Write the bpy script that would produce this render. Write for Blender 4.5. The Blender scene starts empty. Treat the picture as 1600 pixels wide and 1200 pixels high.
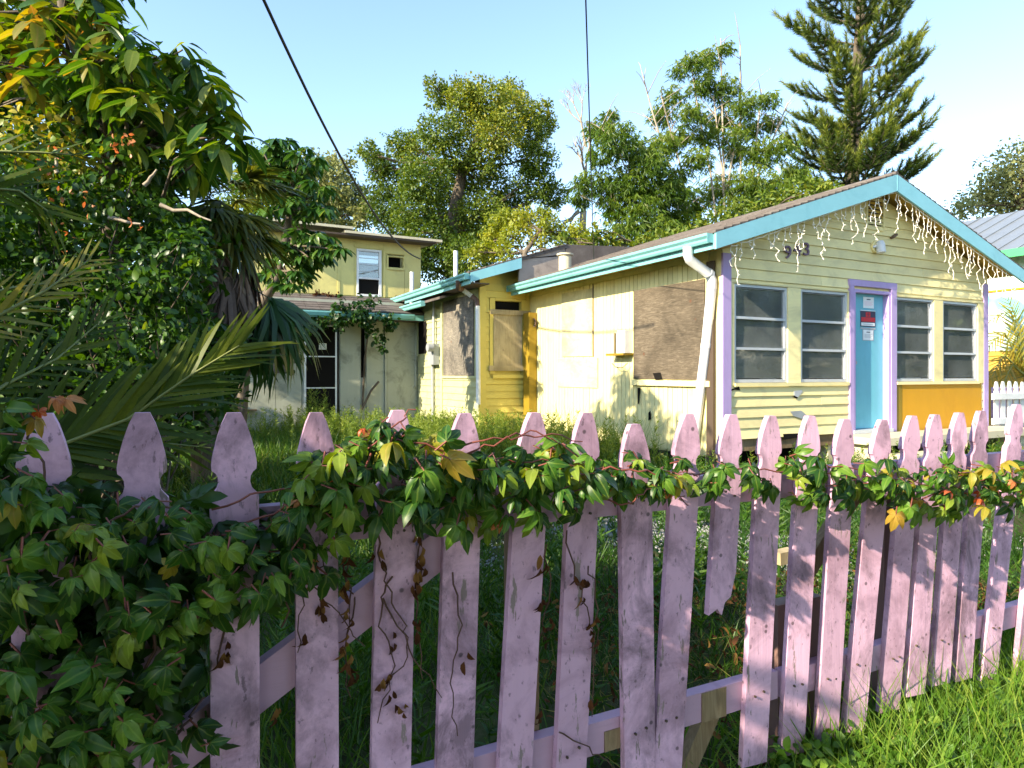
import bpy, bmesh, math, random
import numpy as np
from mathutils import Vector, Matrix
random.seed(7); rng = np.random.default_rng(11)
S = bpy.context.scene; C = S.collection

# ---------------------------------------------------------------- camera, sky, sun, exposure
FPX, HY, CZ, YAW = 1040.0, 585.0, 1.25, math.radians(27)
cam = bpy.data.cameras.new('camera'); camo = bpy.data.objects.new('camera', cam); C.objects.link(camo)
camo.location = (0, 0, CZ); camo.rotation_euler = (math.radians(90), 0, -YAW)
cam.sensor_width = 36; cam.lens = 36 * FPX / 1600; cam.shift_y = (HY - 600) / 1600
cam.clip_start = 0.05; cam.clip_end = 2000
S.camera = camo
SUN_EL, SUN_XY = math.radians(28), (-0.98, -0.20)
w = bpy.data.worlds.new('World'); S.world = w; w.use_nodes = True
nt = w.node_tree; bg = nt.nodes['Background']
sky = nt.nodes.new('ShaderNodeTexSky'); sky.sky_type = 'NISHITA'; sky.sun_disc = False
sky.sun_elevation = SUN_EL; sky.sun_rotation = math.atan2(SUN_XY[0], SUN_XY[1])
sky.air_density = 1.0; sky.dust_density = 0.3; sky.ozone_density = 1.6
nt.links.new(sky.outputs[0], bg.inputs[0]); bg.inputs[1].default_value = 0.15
sl = bpy.data.lights.new('sun', 'SUN'); sl.energy = 4.3; sl.angle = math.radians(0.55); sl.color = (1, .87, .66)
so = bpy.data.objects.new('sun', sl); C.objects.link(so)
ce = math.cos(SUN_EL); so.rotation_euler = Vector((-SUN_XY[0]*ce, -SUN_XY[1]*ce, -math.sin(SUN_EL))).to_track_quat('-Z', 'Y').to_euler()
so.location = (-10, -2, 8)
S.view_settings.view_transform = 'Standard'; S.view_settings.look = 'None'
S.view_settings.gamma = 1; S.view_settings.use_curve_mapping = False
S.view_settings.exposure = 1.6
S.render.engine = 'CYCLES'
S.cycles.max_bounces = 8; S.cycles.transparent_max_bounces = 12; S.cycles.diffuse_bounces = 4
S.cycles.use_denoising = True

# ---------------------------------------------------------------- measuring from the photograph
F3 = Vector((math.sin(YAW), math.cos(YAW), 0)); R3 = Vector((math.cos(YAW), -math.sin(YAW), 0)); Z3 = Vector((0, 0, 1)); CAM = Vector((0, 0, CZ))
def ray(px, py): return F3 + R3 * ((px - 800) / FPX) + Z3 * ((HY - py) / FPX)
def onY(px, py, Y): d = ray(px, py); return CAM + d * (Y / d.y)
def onX(px, py, X): d = ray(px, py); return CAM + d * (X / d.x)
def onZ(px, py, Z): d = ray(px, py); return CAM + d * ((Z - CZ) / d.z)
def at(px, py, t): return CAM + ray(px, py) * t
U = random.uniform

# ---------------------------------------------------------------- mesh helpers
ROOT = {}
def base_of(o):
    while o is not None and o.parent is not None: o = o.parent
    return ROOT.get(o.name, Vector((0, 0, 0))) if o is not None else Vector((0, 0, 0))
def tag(o, label=None, cat=None, group=None, kind=None):
    if label: o['label'] = label
    if cat: o['category'] = cat
    if group: o['group'] = group
    if kind: o['kind'] = kind
    return o
def thing(name, label, cat, loc, group=None):
    o = bpy.data.objects.new(name, None); C.objects.link(o); o.location = loc; o.empty_display_size = .2
    ROOT[o.name] = Vector(loc); return tag(o, label, cat, group)
def put(name, me, parent=None, loc=(0, 0, 0)):
    o = bpy.data.objects.new(name, me); C.objects.link(o)
    if parent is not None: o.parent = parent
    o.location = loc; return o
class MB:
    def __init__(s): s.v = []; s.f = []; s.m = []; s.sm = []
    def add(s, vs, fs, mi=0, smooth=False):
        n = len(s.v); s.v += [tuple(v) for v in vs]
        for f in fs: s.f.append(tuple(i + n for i in f)); s.m.append(mi); s.sm.append(smooth)
        return s
    def hexa(s, p, mi=0):    # 8 points: bottom 4 (ccw), top 4
        return s.add(p, [(3, 2, 1, 0), (4, 5, 6, 7), (0, 1, 5, 4), (1, 2, 6, 5), (2, 3, 7, 6), (3, 0, 4, 7)], mi)
    def box(s, x0, x1, y0, y1, z0, z1, mi=0):
        return s.hexa([(x0, y0, z0), (x1, y0, z0), (x1, y1, z0), (x0, y1, z0), (x0, y0, z1), (x1, y0, z1), (x1, y1, z1), (x0, y1, z1)], mi)
    def beam(s, p0, p1, wd, ht, up=(0, 0, 1), mi=0):
        p0 = Vector(p0); p1 = Vector(p1); d = (p1 - p0).normalized(); sd = d.cross(Vector(up)).normalized() * wd / 2; u = sd.cross(d).normalized() * ht / 2
        return s.hexa([p0 - sd - u, p0 + sd - u, p1 + sd - u, p1 - sd - u, p0 - sd + u, p0 + sd + u, p1 + sd + u, p1 - sd + u], mi)
    def tube(s, pts, rad, n=8, mi=0, caps=True):
        pts = [Vector(p) for p in pts]; k = len(pts)
        rad = [rad] * k if not hasattr(rad, '__len__') else rad
        vs = []; ref = None
        for i, p in enumerate(pts):
            d = (pts[min(i + 1, k - 1)] - pts[max(i - 1, 0)])
            d = d.normalized() if d.length > 1e-9 else Vector((0, 0, 1))
            if ref is None: ref = d.orthogonal().normalized()
            a = (ref - d * ref.dot(d)); a = a.normalized() if a.length > 1e-6 else d.orthogonal().normalized(); ref = a; b = d.cross(a)
            for j in range(n):
                t = 2 * math.pi * j / n; vs.append(p + (a * math.cos(t) + b * math.sin(t)) * rad[i])
        fs = [(i*n + j, i*n + (j+1) % n, (i+1)*n + (j+1) % n, (i+1)*n + j) for i in range(k-1) for j in range(n)]
        s.add(vs, fs, mi, True)
        if caps: s.add(vs[:n], [tuple(range(n))[::-1]], mi); s.add(vs[-n:], [tuple(range(n))], mi)
        return s
    def extrude(s, poly, off, mi=0):   # poly: list of 3D points, off: vector
        n = len(poly); a = [Vector(p) for p in poly]; b = [p + Vector(off) for p in a]
        return s.add(a + b, [tuple(range(n)), tuple(range(2*n-1, n-1, -1))] + [(i, i+n, (i+1) % n + n, (i+1) % n) for i in range(n)], mi)
    def build(s, name, mats, parent=None, world=True, kind=None):
        mats = mats if isinstance(mats, (list, tuple)) else [mats]
        off = base_of(parent) if (world and parent is not None) else Vector((0, 0, 0))
        me = bpy.data.meshes.new(name)
        me.from_pydata([(v[0]-off[0], v[1]-off[1], v[2]-off[2]) for v in s.v], [], s.f)
        for m in mats: me.materials.append(m)
        me.polygons.foreach_set('material_index', s.m); me.polygons.foreach_set('use_smooth', s.sm)
        bm = bmesh.new(); bm.from_mesh(me); bmesh.ops.recalc_face_normals(bm, faces=bm.faces); bm.to_mesh(me); bm.free()
        o = put(name, me, parent)
        if kind: o['kind'] = kind
        return o
def np_mesh(name, v, tris, mats, tint=None, mi=None, smooth=False, rib=None):
    v = np.asarray(v, np.float32); tris = np.asarray(tris, np.int32); n = len(tris)
    me = bpy.data.meshes.new(name); me.vertices.add(len(v)); me.vertices.foreach_set('co', v.ravel())
    me.loops.add(3*n); me.loops.foreach_set('vertex_index', tris.ravel())
    me.polygons.add(n); me.polygons.foreach_set('loop_start', np.arange(0, 3*n, 3, dtype=np.int32))
    if smooth: me.polygons.foreach_set('use_smooth', np.ones(n, bool))
    for m in (mats if isinstance(mats, (list, tuple)) else [mats]): me.materials.append(m)
    if mi is not None: me.polygons.foreach_set('material_index', np.asarray(mi, np.int32))
    if tint is not None:
        a = me.attributes.new('tint', 'FLOAT', 'FACE'); a.data.foreach_set('value', np.broadcast_to(np.asarray(tint, np.float32), (n,)).copy())
    if rib is not None: a = me.attributes.new('rib', 'FLOAT', 'POINT'); a.data.foreach_set('value', np.asarray(rib, np.float32))
    me.update(calc_edges=True); return me
def unit(a): return a / np.maximum(np.linalg.norm(a, axis=-1, keepdims=True), 1e-9)
def scatter(tpl, pos, dr, nr, size, wid=None):
    tv, tf = tpl; tv = np.asarray(tv, float); tf = np.asarray(tf, int); pos = np.asarray(pos, float); n = len(pos)
    y = unit(np.asarray(dr, float)); z = np.asarray(nr, float); z = unit(z - (z*y).sum(1, keepdims=True)*y); x = np.cross(y, z)
    sz = np.broadcast_to(np.asarray(size, float), (n,))[:, None, None]; sx = sz if wid is None else np.broadcast_to(np.asarray(wid, float), (n,))[:, None, None]
    v = pos[:, None] + x[:, None]*(tv[None, :, :1]*sx) + y[:, None]*(tv[None, :, 1:2]*sz) + z[:, None]*(tv[None, :, 2:3]*sz)
    f = tf[None] + (np.arange(n)*len(tv))[:, None, None]
    return v.reshape(-1, 3), f.reshape(-1, 3), len(tf)
DIAMOND = ([(0, 0, 0), (-.27, .45, .07), (0, 1, -.06), (.27, .45, .07)], [(0, 3, 2), (0, 2, 1)])
def ovate(wd=.5, droop=.25, fold=.1, acute=.95):
    ys = (0, .28, .55, .8, 1); ws = (.02, .85*wd/2, wd/2, acute*wd/2*.75, 0)
    v = [(0, 0, 0)]
    for k in (1, 2, 3):
        y = ys[k]; z = -droop*y*y; v += [(-ws[k], y*.98, z + fold*ws[k]*2), (0, y, z), (ws[k], y*.98, z + fold*ws[k]*2)]
    v.append((0, .97, -droop))
    f = [(0, 2, 1), (0, 3, 2)]
    for k in (0, 1):
        a = 1 + 3*k; b = a + 3
        f += [(a, a+1, b+1), (a, b+1, b), (a+1, a+2, b+2), (a+1, b+2, b+1)]
    f += [(7, 8, 10), (8, 9, 10)]
    return v, f
def blade(wd=.06, bend=.35):
    v = []
    for y, k in ((0, 1), (.4, .9), (.75, .6)): v += [(-wd/2*k, y, -bend*y*y), (wd/2*k, y, -bend*y*y)]
    v.append((0, .97, -bend)); return v, [(0, 1, 3), (0, 3, 2), (2, 3, 5), (2, 5, 4), (4, 5, 6)]
def blade2(wd=.06, bend=.35):
    return [(-wd/2, 0, 0), (wd/2, 0, 0), (-wd/2.4, .5, -bend*.25), (wd/2.4, .5, -bend*.25), (0, 1, -bend)], [(0, 1, 3), (0, 3, 2), (2, 3, 4)]
def rdir(n, up=0.0):
    d = rng.normal(size=(n, 3)); d[:, 2] += up; return unit(d)

# ---------------------------------------------------------------- materials
def new_mat(name):
    m = bpy.data.materials.new(name); m.use_nodes = True; t = m.node_tree; b = t.nodes['Principled BSDF']; return m, t, b
def N(t, typ, **kw):
    n = t.nodes.new(typ)
    for k, v in kw.items(): setattr(n, k, v)
    return n
def coord(t, scale=(1, 1, 1), src='Object', rot=(0, 0, 0)):
    tc = N(t, 'ShaderNodeTexCoord'); mp = N(t, 'ShaderNodeMapping'); mp.inputs['Scale'].default_value = scale; mp.inputs['Rotation'].default_value = rot
    t.links.new(tc.outputs[src], mp.inputs['Vector']); return mp.outputs[0]
def noise(t, vec, scale, detail=4, rough=.6, dist=0):
    n = N(t, 'ShaderNodeTexNoise'); n.inputs['Scale'].default_value = scale; n.inputs['Detail'].default_value = detail; n.inputs['Roughness'].default_value = rough; n.inputs['Distortion'].default_value = dist
    t.links.new(vec, n.inputs['Vector']); return n.outputs['Fac']
def ramp(t, fac, stops):
    r = N(t, 'ShaderNodeValToRGB'); e = r.color_ramp.elements
    while len(e) < len(stops): e.new(.5)
    for el, (p, c) in zip(e, stops): el.position = p; el.color = (*c, 1) if len(c) == 3 else c
    t.links.new(fac, r.inputs[0]); return r.outputs[0]
def mixc(t, fac, a, b, mode='MIX'):
    m = N(t, 'ShaderNodeMix', data_type='RGBA', blend_type=mode)
    for s, x in ((0, fac), (6, a), (7, b)):
        if hasattr(x, 'links'): t.links.new(x, m.inputs[s])
        else: m.inputs[s].default_value = (*x, 1) if (s and len(x) == 3) else x
    return m.outputs[2]
def maprange(t, x, a, b, c=0, d=1):
    m = N(t, 'ShaderNodeMapRange'); t.links.new(x, m.inputs[0])
    for i, v in enumerate((a, b, c, d)): m.inputs[i+1].default_value = v
    return m.outputs[0]
def grey(v): return (v, v, v)
def painted(name, col, rough=.55, var=.14, grain=(6, 6, 6), stain=None, stain_amt=.5, stain_scale=3.0, bump=.15, objvar=.1, spots=None, peel=None, spec=.3, stain_lo=.52, mildew=None, stretch=None):
    """paint on wood or metal: tone drift, stretched grain relief, blotchy stains, dark specks, flaked spots"""
    m, t, b = new_mat(name); v = coord(t); g = coord(t, grain)
    oi = N(t, 'ShaderNodeObjectInfo')
    c = mixc(t, noise(t, v, 2.2), tuple(x*(1-var) for x in col), tuple(min(1, x*(1+var)) for x in col))
    rv = maprange(t, oi.outputs['Random'], 0, 1, 1-objvar, 1+objvar*.6)
    hsv = N(t, 'ShaderNodeHueSaturation'); t.links.new(c, hsv.inputs['Color']); t.links.new(rv, hsv.inputs['Value']); c = hsv.outputs[0]
    gn = noise(t, g, 1.0, 6, .65)
    c = mixc(t, maprange(t, gn, .35, .75, 0, .22), c, tuple(x*.72 for x in col))
    if stain:
        sn = noise(t, coord(t, stretch) if stretch else v, stain_scale, 7, .68, .6)
        c = mixc(t, maprange(t, sn, stain_lo, .72, 0, stain_amt), c, stain)
    if peel:
        pn = noise(t, coord(t, (26, 26, 5)), 1, 6, .7); c = mixc(t, maprange(t, pn, .61, .635), c, peel)
    if mildew:
        mn = N(t, 'ShaderNodeMath', operation='MULTIPLY_ADD'); t.links.new(oi.outputs['Random'], mn.inputs[0]); mn.inputs[1].default_value = .16; t.links.new(noise(t, coord(t, (1.6, 1.6, 1)), 4.5, 9, .72, .4), mn.inputs[2])
        c = mixc(t, maprange(t, mn.outputs[0], .58, .76, 0, .8), c, mildew)
        c = mixc(t, maprange(t, noise(t, coord(t, (1, 1, .6)), 75, 3, .6), .63, .70, 0, .6), c, tuple(x*.6 for x in mildew))
    if spots:
        vo = N(t, 'ShaderNodeTexVoronoi'); vo.inputs['Scale'].default_value = spots; t.links.new(v, vo.inputs['Vector'])
        c = mixc(t, maprange(t, vo.outputs['Distance'], .07, .12, .75, 0), c, (.05, .035, .04))
    t.links.new(c, b.inputs['Base Color']); b.inputs['Roughness'].default_value = rough; b.inputs['Specular IOR Level'].default_value = spec
    if bump:
        bp = N(t, 'ShaderNodeBump'); bp.inputs['Strength'].default_value = bump; bp.inputs['Distance'].default_value = .004
        t.links.new(gn, bp.inputs['Height']); t.links.new(bp.outputs[0], b.inputs['Normal'])
    return m
def plain(name, col, rough=.6, metal=0, spec=.4):
    m, t, b = new_mat(name); v = coord(t)
    c = mixc(t, noise(t, v, 6), tuple(x*.85 for x in col), tuple(min(1, x*1.12) for x in col))
    t.links.new(c, b.inputs['Base Color']); b.inputs['Roughness'].default_value = rough; b.inputs['Metallic'].default_value = metal; b.inputs['Specular IOR Level'].default_value = spec
    return m
def plywood(name, c0, c1, c2, axis_scale=(2, 2, 14), knots=True):
    m, t, b = new_mat(name); v = coord(t); g = coord(t, axis_scale)
    n1 = noise(t, g, 2.2, 8, .7, 1.6); n2 = noise(t, v, 1.7, 5, .6, .5)
    c = ramp(t, n1, [(.28, c0), (.5, c1), (.72, c2)])
    c = mixc(t, maprange(t, n2, .42, .68, 0, .65), c, tuple(x*.45 for x in c0))
    if knots:
        vo = N(t, 'ShaderNodeTexVoronoi'); vo.inputs['Scale'].default_value = 3.2; t.links.new(v, vo.inputs['Vector'])
        c = mixc(t, maprange(t, vo.outputs['Distance'], .05, .1, .7, 0), c, (.13, .055, .03))
    t.links.new(c, b.inputs['Base Color']); b.inputs['Roughness'].default_value = .85; b.inputs['Specular IOR Level'].default_value = .15
    bp = N(t, 'ShaderNodeBump'); bp.inputs['Strength'].default_value = .35; bp.inputs['Distance'].default_value = .005; t.links.new(n1, bp.inputs['Height']); t.links.new(bp.outputs[0], b.inputs['Normal'])
    return m
def leafmat(name, stops, trans=.4, rough=.42, spec=.4, by='attr', tcol=1.5, vein=False):
    """thin leaf: colour by each leaf's own tint, light passes through"""
    m, t, b = new_mat(name)
    if by == 'attr':
        a = N(t, 'ShaderNodeAttribute', attribute_name='tint'); fac = a.outputs['Fac']
    else: fac = N(t, 'ShaderNodeObjectInfo').outputs['Random']
    c = ramp(t, fac, stops)
    n = noise(t, coord(t), 30, 3); c = mixc(t, maprange(t, n, .3, .7, 0, .3), c, tuple(x*.55 for x in stops[0][1]))
    if by == 'obj':
        ra = N(t, 'ShaderNodeAttribute', attribute_name='rib'); c = mixc(t, maprange(t, ra.outputs['Fac'], .8, .98, 0, .2), c, tuple(min(1, x*1.7 + .05) for x in stops[-1][1]))
        c = mixc(t, maprange(t, noise(t, coord(t), 110, 4, .7), .60, .72, 0, .5), c, (.16, .10, .03))
    t.links.new(c, b.inputs['Base Color']); b.inputs['Roughness'].default_value = rough; b.inputs['Specular IOR Level'].default_value = spec
    tr = N(t, 'ShaderNodeBsdfTranslucent'); h = N(t, 'ShaderNodeHueSaturation'); h.inputs['Hue'].default_value = .485; h.inputs['Saturation'].default_value = 1.1; h.inputs['Value'].default_value = tcol
    t.links.new(c, h.inputs['Color']); t.links.new(h.outputs[0], tr.inputs['Color'])
    mx = N(t, 'ShaderNodeMixShader'); mx.inputs[0].default_value = trans
    t.links.new(b.outputs[0], mx.inputs[1]); t.links.new(tr.outputs[0], mx.inputs[2]); t.links.new(mx.outputs[0], t.nodes['Material Output'].inputs['Surface'])
    return m
def glassmat(name, tint=(.74, .78, .76), bumpy=.015):
    m, t, b = new_mat(name); t.nodes.remove(b)
    fr = N(t, 'ShaderNodeFresnel'); fr.inputs['IOR'].default_value = 1.6
    tp = N(t, 'ShaderNodeBsdfTransparent'); tp.inputs['Color'].default_value = (*tint, 1)
    gl = N(t, 'ShaderNodeBsdfGlossy'); gl.inputs['Roughness'].default_value = .04
    bp = N(t, 'ShaderNodeBump'); bp.inputs['Strength'].default_value = .05; bp.inputs['Distance'].default_value = .02; t.links.new(noise(t, coord(t), 4, 3), bp.inputs['Height']); t.links.new(bp.outputs[0], gl.inputs['Normal'])
    df = N(t, 'ShaderNodeBsdfDiffuse'); df.inputs['Color'].default_value = (.46, .50, .48, 1)    # film of dust on the pane
    m1 = N(t, 'ShaderNodeMixShader'); t.links.new(maprange(t, noise(t, coord(t, (1, 1, 1)), 1.6, 4), .3, .75, .16, .36), m1.inputs[0]); t.links.new(tp.outputs[0], m1.inputs[1]); t.links.new(df.outputs[0], m1.inputs[2])
    m2 = N(t, 'ShaderNodeMixShader'); ad = N(t, 'ShaderNodeMath', operation='MULTIPLY_ADD'); ad.inputs[1].default_value = 1.4; ad.inputs[2].default_value = .12; t.links.new(fr.outputs[0], ad.inputs[0])
    t.links.new(ad.outputs[0], m2.inputs[0]); t.links.new(m1.outputs[0], m2.inputs[1]); t.links.new(gl.outputs[0], m2.inputs[2])
    t.links.new(m2.outputs[0], t.nodes['Material Output'].inputs['Surface']); return m

M = {}
M['cream'] = painted('cream siding paint', (.90, .76, .37), stain=(.48, .41, .22), stain_amt=.55, grain=(1.2, 30, 30), bump=.25, objvar=.12, stain_scale=2.4, stretch=(.8, .8, 1.8), stain_lo=.47)
M['cream_v'] = painted('cream vertical board paint', (.83, .74, .36), stain=(.44, .40, .2), stain_amt=.4, grain=(30, 30, 1.5), bump=.25, objvar=.08)
M['yellow'] = painted('yellow siding paint', (.70, .56, .13), stain=(.40, .32, .09), stain_amt=.4, grain=(1.2, 30, 30), bump=.2, objvar=.07)  # yellow paint with bounce from the side wall put into its colour
M['mustard'] = painted('mustard paint', (.27, .18, .015), stain=(.2, .13, .02), grain=(30, 30, 2), objvar=.05)
M['palegreen'] = painted('pale green faded paint', (.50, .50, .27), stain=(.15, .15, .09), stain_amt=.6, grain=(1.2, 30, 30), objvar=.1)
M['lilac'] = painted('lilac picket paint', (.68, .42, .565), stain=(.22, .12, .16), stain_amt=.85, stain_scale=4.2, grain=(45, 45, 2.2), bump=.4, objvar=.2, spots=17, rough=.6, stain_lo=.46, peel=(.25, .19, .18), mildew=(.15, .095, .125))
M['lilac_rail'] = painted('lilac rail paint', (.50, .31, .41), stain=(.13, .075, .09), stain_amt=.75, grain=(2.2, 45, 45), bump=.4, objvar=.1)
M['purple'] = painted('purple trim paint', (.45, .33, .58), stain=(.3, .2, .36), stain_amt=.3, grain=(30, 30, 2), objvar=.05)
M['blue'] = painted('sky blue bargeboard paint', (.24, .52, .58), stain=(.12, .34, .40), stain_amt=.35, grain=(3, 20, 20), objvar=.05)
M['door'] = painted('turquoise door paint', (.15, .46, .55), stain=(.07, .34, .42), stain_amt=.3, grain=(14, 14, 1.5), bump=.08, objvar=.02, rough=.42)
M['teal'] = painted('teal gutter paint', (.20, .47, .46), stain=(.06, .22, .2), stain_amt=.4, grain=(12, 1, 12), bump=.08, objvar=.05, rough=.4)
M['orange'] = painted('orange yellow panel paint', (.58, .29, .012), stain=(.44, .19, .01), stain_amt=.5, grain=(8, 8, 1.5), objvar=.02, stain_scale=1.4)
M['white'] = painted('white paint', (.74, .74, .72), stain=(.45, .43, .38), stain_amt=.35, objvar=.04, bump=.06, rough=.4)
M['alu'] = plain('window aluminium', (.62, .64, .66), .35, .3)
M['greywall'] = painted('grey green stained plywood', (.40, .41, .32), stain=(.09, .10, .07), stain_amt=.75, stain_scale=1.6, grain=(16, 16, 1), objvar=.08, bump=.2)
M['upper'] = painted('dull yellow panel paint', (.64, .56, .20), stain=(.32, .29, .13), stain_amt=.5, stain_scale=1.4, grain=(16, 16, 1), objvar=.05)
M['soffit'] = painted('ochre soffit boards', (.55, .36, .07), stain=(.3, .18, .05), grain=(8, 2, 8), objvar=.05)
M['ply'] = plywood('weathered brown plywood', (.065, .053, .038), (.125, .10, .07), (.22, .18, .13), (3, 2.2, 16))
M['ply_grey'] = plywood('dark weathered plywood', (.10, .09, .08), (.19, .17, .14), (.33, .29, .22), (2, 3, 8))
M['ply_tan'] = plywood('tan weathered plywood', (.36, .28, .15), (.47, .38, .22), (.55, .46, .28), (12, 2, 1.5))
M['ply_cream'] = plywood('cream washed plywood', (.64, .55, .28), (.72, .63, .34), (.78, .70, .42), (2, 2, 6), False)
M['wood'] = plywood('raw grey brown timber', (.16, .11, .06), (.26, .18, .10), (.36, .27, .16), (14, 14, 2), False)
M['postwood'] = painted('faded mauve brown post', (.22, .13, .11), stain=(.10, .06, .05), grain=(30, 30, 2), objvar=.08)
M['dark'] = plain('dark void', (.012, .011, .010), .95, 0, .05)  # near-black stands in for shade inside holes, openings and crawl spaces
M['room'] = plain('dim room wall', (.34, .34, .31), .9, 0, .1)
M['brown'] = plain('brown metal', (.13, .075, .05), .5)
M['darkbrown'] = painted('dark brown board', (.085, .06, .042), grain=(30, 30, 2), objvar=.05)
M['metal'] = plain('grey metal', (.38, .40, .42), .45, .3)
M['cable'] = plain('black cable', (.02, .02, .02), .6)
M['paper'] = plain('white paper', (.80, .82, .80), .8)
M['pinkline'] = plain('pale pink print', (.80, .55, .58), .8)
M['ink'] = plain('dark print', (.05, .05, .08), .7)
M['inkgrey'] = plain('grey print', (.42, .44, .45), .8)
M['red'] = plain('red print', (.55, .02, .03), .5)
M['numeral'] = plain('dull purple numerals', (.16, .09, .15), .5)
M['stepwall'] = painted('grey brown weathered roof board', (.36, .30, .25), stain=(.16, .13, .11), grain=(2, 20, 8), stain_amt=.7)
M['lights'] = plain('cream string light wire', (.86, .80, .68), .5)
M['concrete'] = painted('pale step concrete', (.58, .52, .36), stain=(.25, .22, .15), stain_amt=.5, grain=(12, 12, 12), objvar=.08)
M['glass'] = glassmat('window glass')
M['blackglass'] = glassmat('dark window glass', (.25, .27, .27))
M['bark'] = plywood('grey brown bark', (.07, .055, .04), (.14, .11, .08), (.24, .20, .15), (9, 9, 2), False)
M['palebark'] = plywood('pale bark', (.30, .24, .17), (.42, .35, .26), (.55, .48, .38), (9, 9, 2), False)
M['stem'] = plain('reddish vine stem', (.20, .06, .04), .5)
M['drystem'] = plain('dry brown vine stem', (.10, .05, .035), .8)
M['rachis'] = plain('green palm stalk', (.20, .22, .06), .45)
def shingle_mat():
    m, t, b = new_mat('weathered roof shingles'); v = coord(t)
    c = ramp(t, noise(t, v, 3, 8, .7), [(.3, (.07, .062, .056)), (.5, (.145, .13, .118)), (.7, (.25, .23, .205))])
    c = mixc(t, noise(t, v, 60, 2), c, (.10, .08, .07)); t.links.new(c, b.inputs['Base Color']); b.inputs['Roughness'].default_value = .95; b.inputs['Specular IOR Level'].default_value = .1; return m
M['shingle'] = shingle_mat()
G = {}
G['vine'] = leafmat('creeper leaf', [(0, (.018, .062, .008)), (.45, (.045, .13, .013)), (.8, (.11, .23, .020)), (1, (.24, .31, .03))], by='obj', trans=.3, rough=.4, spec=.35)
G['vine_yellow'] = leafmat('yellowing creeper leaf', [(0, (.30, .30, .03)), (.5, (.42, .33, .04)), (1, (.42, .22, .04))], by='obj')
G['vine_red'] = leafmat('red new creeper leaf', [(0, (.50, .10, .03)), (.5, (.55, .20, .07)), (1, (.50, .28, .10))], by='obj')
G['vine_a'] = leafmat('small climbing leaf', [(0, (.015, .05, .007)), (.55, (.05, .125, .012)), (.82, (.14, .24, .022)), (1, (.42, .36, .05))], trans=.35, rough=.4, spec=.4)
G['dead'] = leafmat('dead curled leaf', [(0, (.06, .025, .012)), (.6, (.14, .06, .025)), (1, (.35, .20, .06))], trans=.2, rough=.8, spec=.1)
G['big'] = leafmat('long drooping leaf', [(0, (.022, .066, .009)), (.5, (.06, .145, .014)), (.8, (.14, .22, .018)), (1, (.26, .28, .03))], by='obj', trans=.42, rough=.35, spec=.5)
G['big_gold'] = leafmat('golden drooping leaf', [(0, (.13, .16, .02)), (.5, (.28, .25, .028)), (.85, (.34, .22, .035)), (1, (.28, .12, .035))], by='obj', trans=.5, rough=.4)
G['big_a'] = leafmat('long drooping leaf mass', [(0, (.022, .066, .009)), (.5, (.06, .14, .014)), (.85, (.16, .22, .02)), (1, (.32, .25, .03))], trans=.42, rough=.36, spec=.5)
G['palm'] = leafmat('fan palm segment', [(0, (.04, .07, .010)), (.5, (.13, .15, .02)), (1, (.34, .30, .05))], trans=.4, rough=.4)
G['palm_green'] = leafmat('green palm segment', [(0, (.014, .05, .010)), (.5, (.03, .095, .016)), (1, (.07, .15, .025))], trans=.25, rough=.4)
G['palm_dead'] = leafmat('dead palm segment', [(0, (.12, .075, .05)), (.5, (.22, .16, .13)), (1, (.36, .27, .18))], trans=.15, rough=.8, spec=.1)
G['leaflet'] = leafmat('feather palm leaflet', [(0, (.03, .06, .006)), (.5, (.065, .105, .009)), (1, (.14, .17, .016))], by='obj', trans=.4, rough=.45, spec=.25)
G['leaflet_gold'] = leafmat('golden palm leaflet', [(0, (.16, .17, .02)), (.5, (.27, .25, .03)), (1, (.36, .28, .04))], by='obj', trans=.45, rough=.35, spec=.5)
G['umbrella'] = leafmat('umbrella tree leaf', [(0, (.02, .07, .012)), (.5, (.06, .14, .02)), (1, (.20, .28, .05))], trans=.35, rough=.3, spec=.5)
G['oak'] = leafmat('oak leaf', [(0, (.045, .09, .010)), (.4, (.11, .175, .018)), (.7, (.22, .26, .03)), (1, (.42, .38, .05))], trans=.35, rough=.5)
G['yellow'] = leafmat('yellow leaf', [(0, (.09, .14, .015)), (.5, (.24, .28, .025)), (1, (.42, .41, .05))], trans=.4, rough=.5)
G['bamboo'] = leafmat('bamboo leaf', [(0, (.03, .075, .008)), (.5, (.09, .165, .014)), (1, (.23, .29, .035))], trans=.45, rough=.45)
G['pine'] = leafmat('pine needle', [(0, (.025, .055, .008)), (.45, (.085, .135, .013)), (.8, (.19, .23, .018)), (1, (.30, .31, .028))], trans=.2, rough=.5)
G['far'] = leafmat('far tree leaf', [(0, (.14, .16, .05)), (.5, (.25, .27, .09)), (1, (.38, .38, .15))], trans=.35, rough=.6)
G['grass'] = leafmat('grass blade', [(0, (.02, .062, .007)), (.5, (.055, .14, .012)), (.85, (.15, .235, .022)), (1, (.28, .27, .07))], trans=.35, rough=.5)  # darker copy: shade of the yard is put into the grass colour
G['grass_lit'] = leafmat('sunlit grass blade', [(0, (.05, .13, .014)), (.5, (.12, .25, .025)), (1, (.30, .38, .06))], trans=.4, rough=.45)  # lit copy of the grass: sunlight is put into its colour
G['weed'] = leafmat('feathery weed', [(0, (.06, .13, .015)), (.5, (.17, .26, .035)), (1, (.34, .40, .08))], trans=.45, rough=.6)
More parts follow.
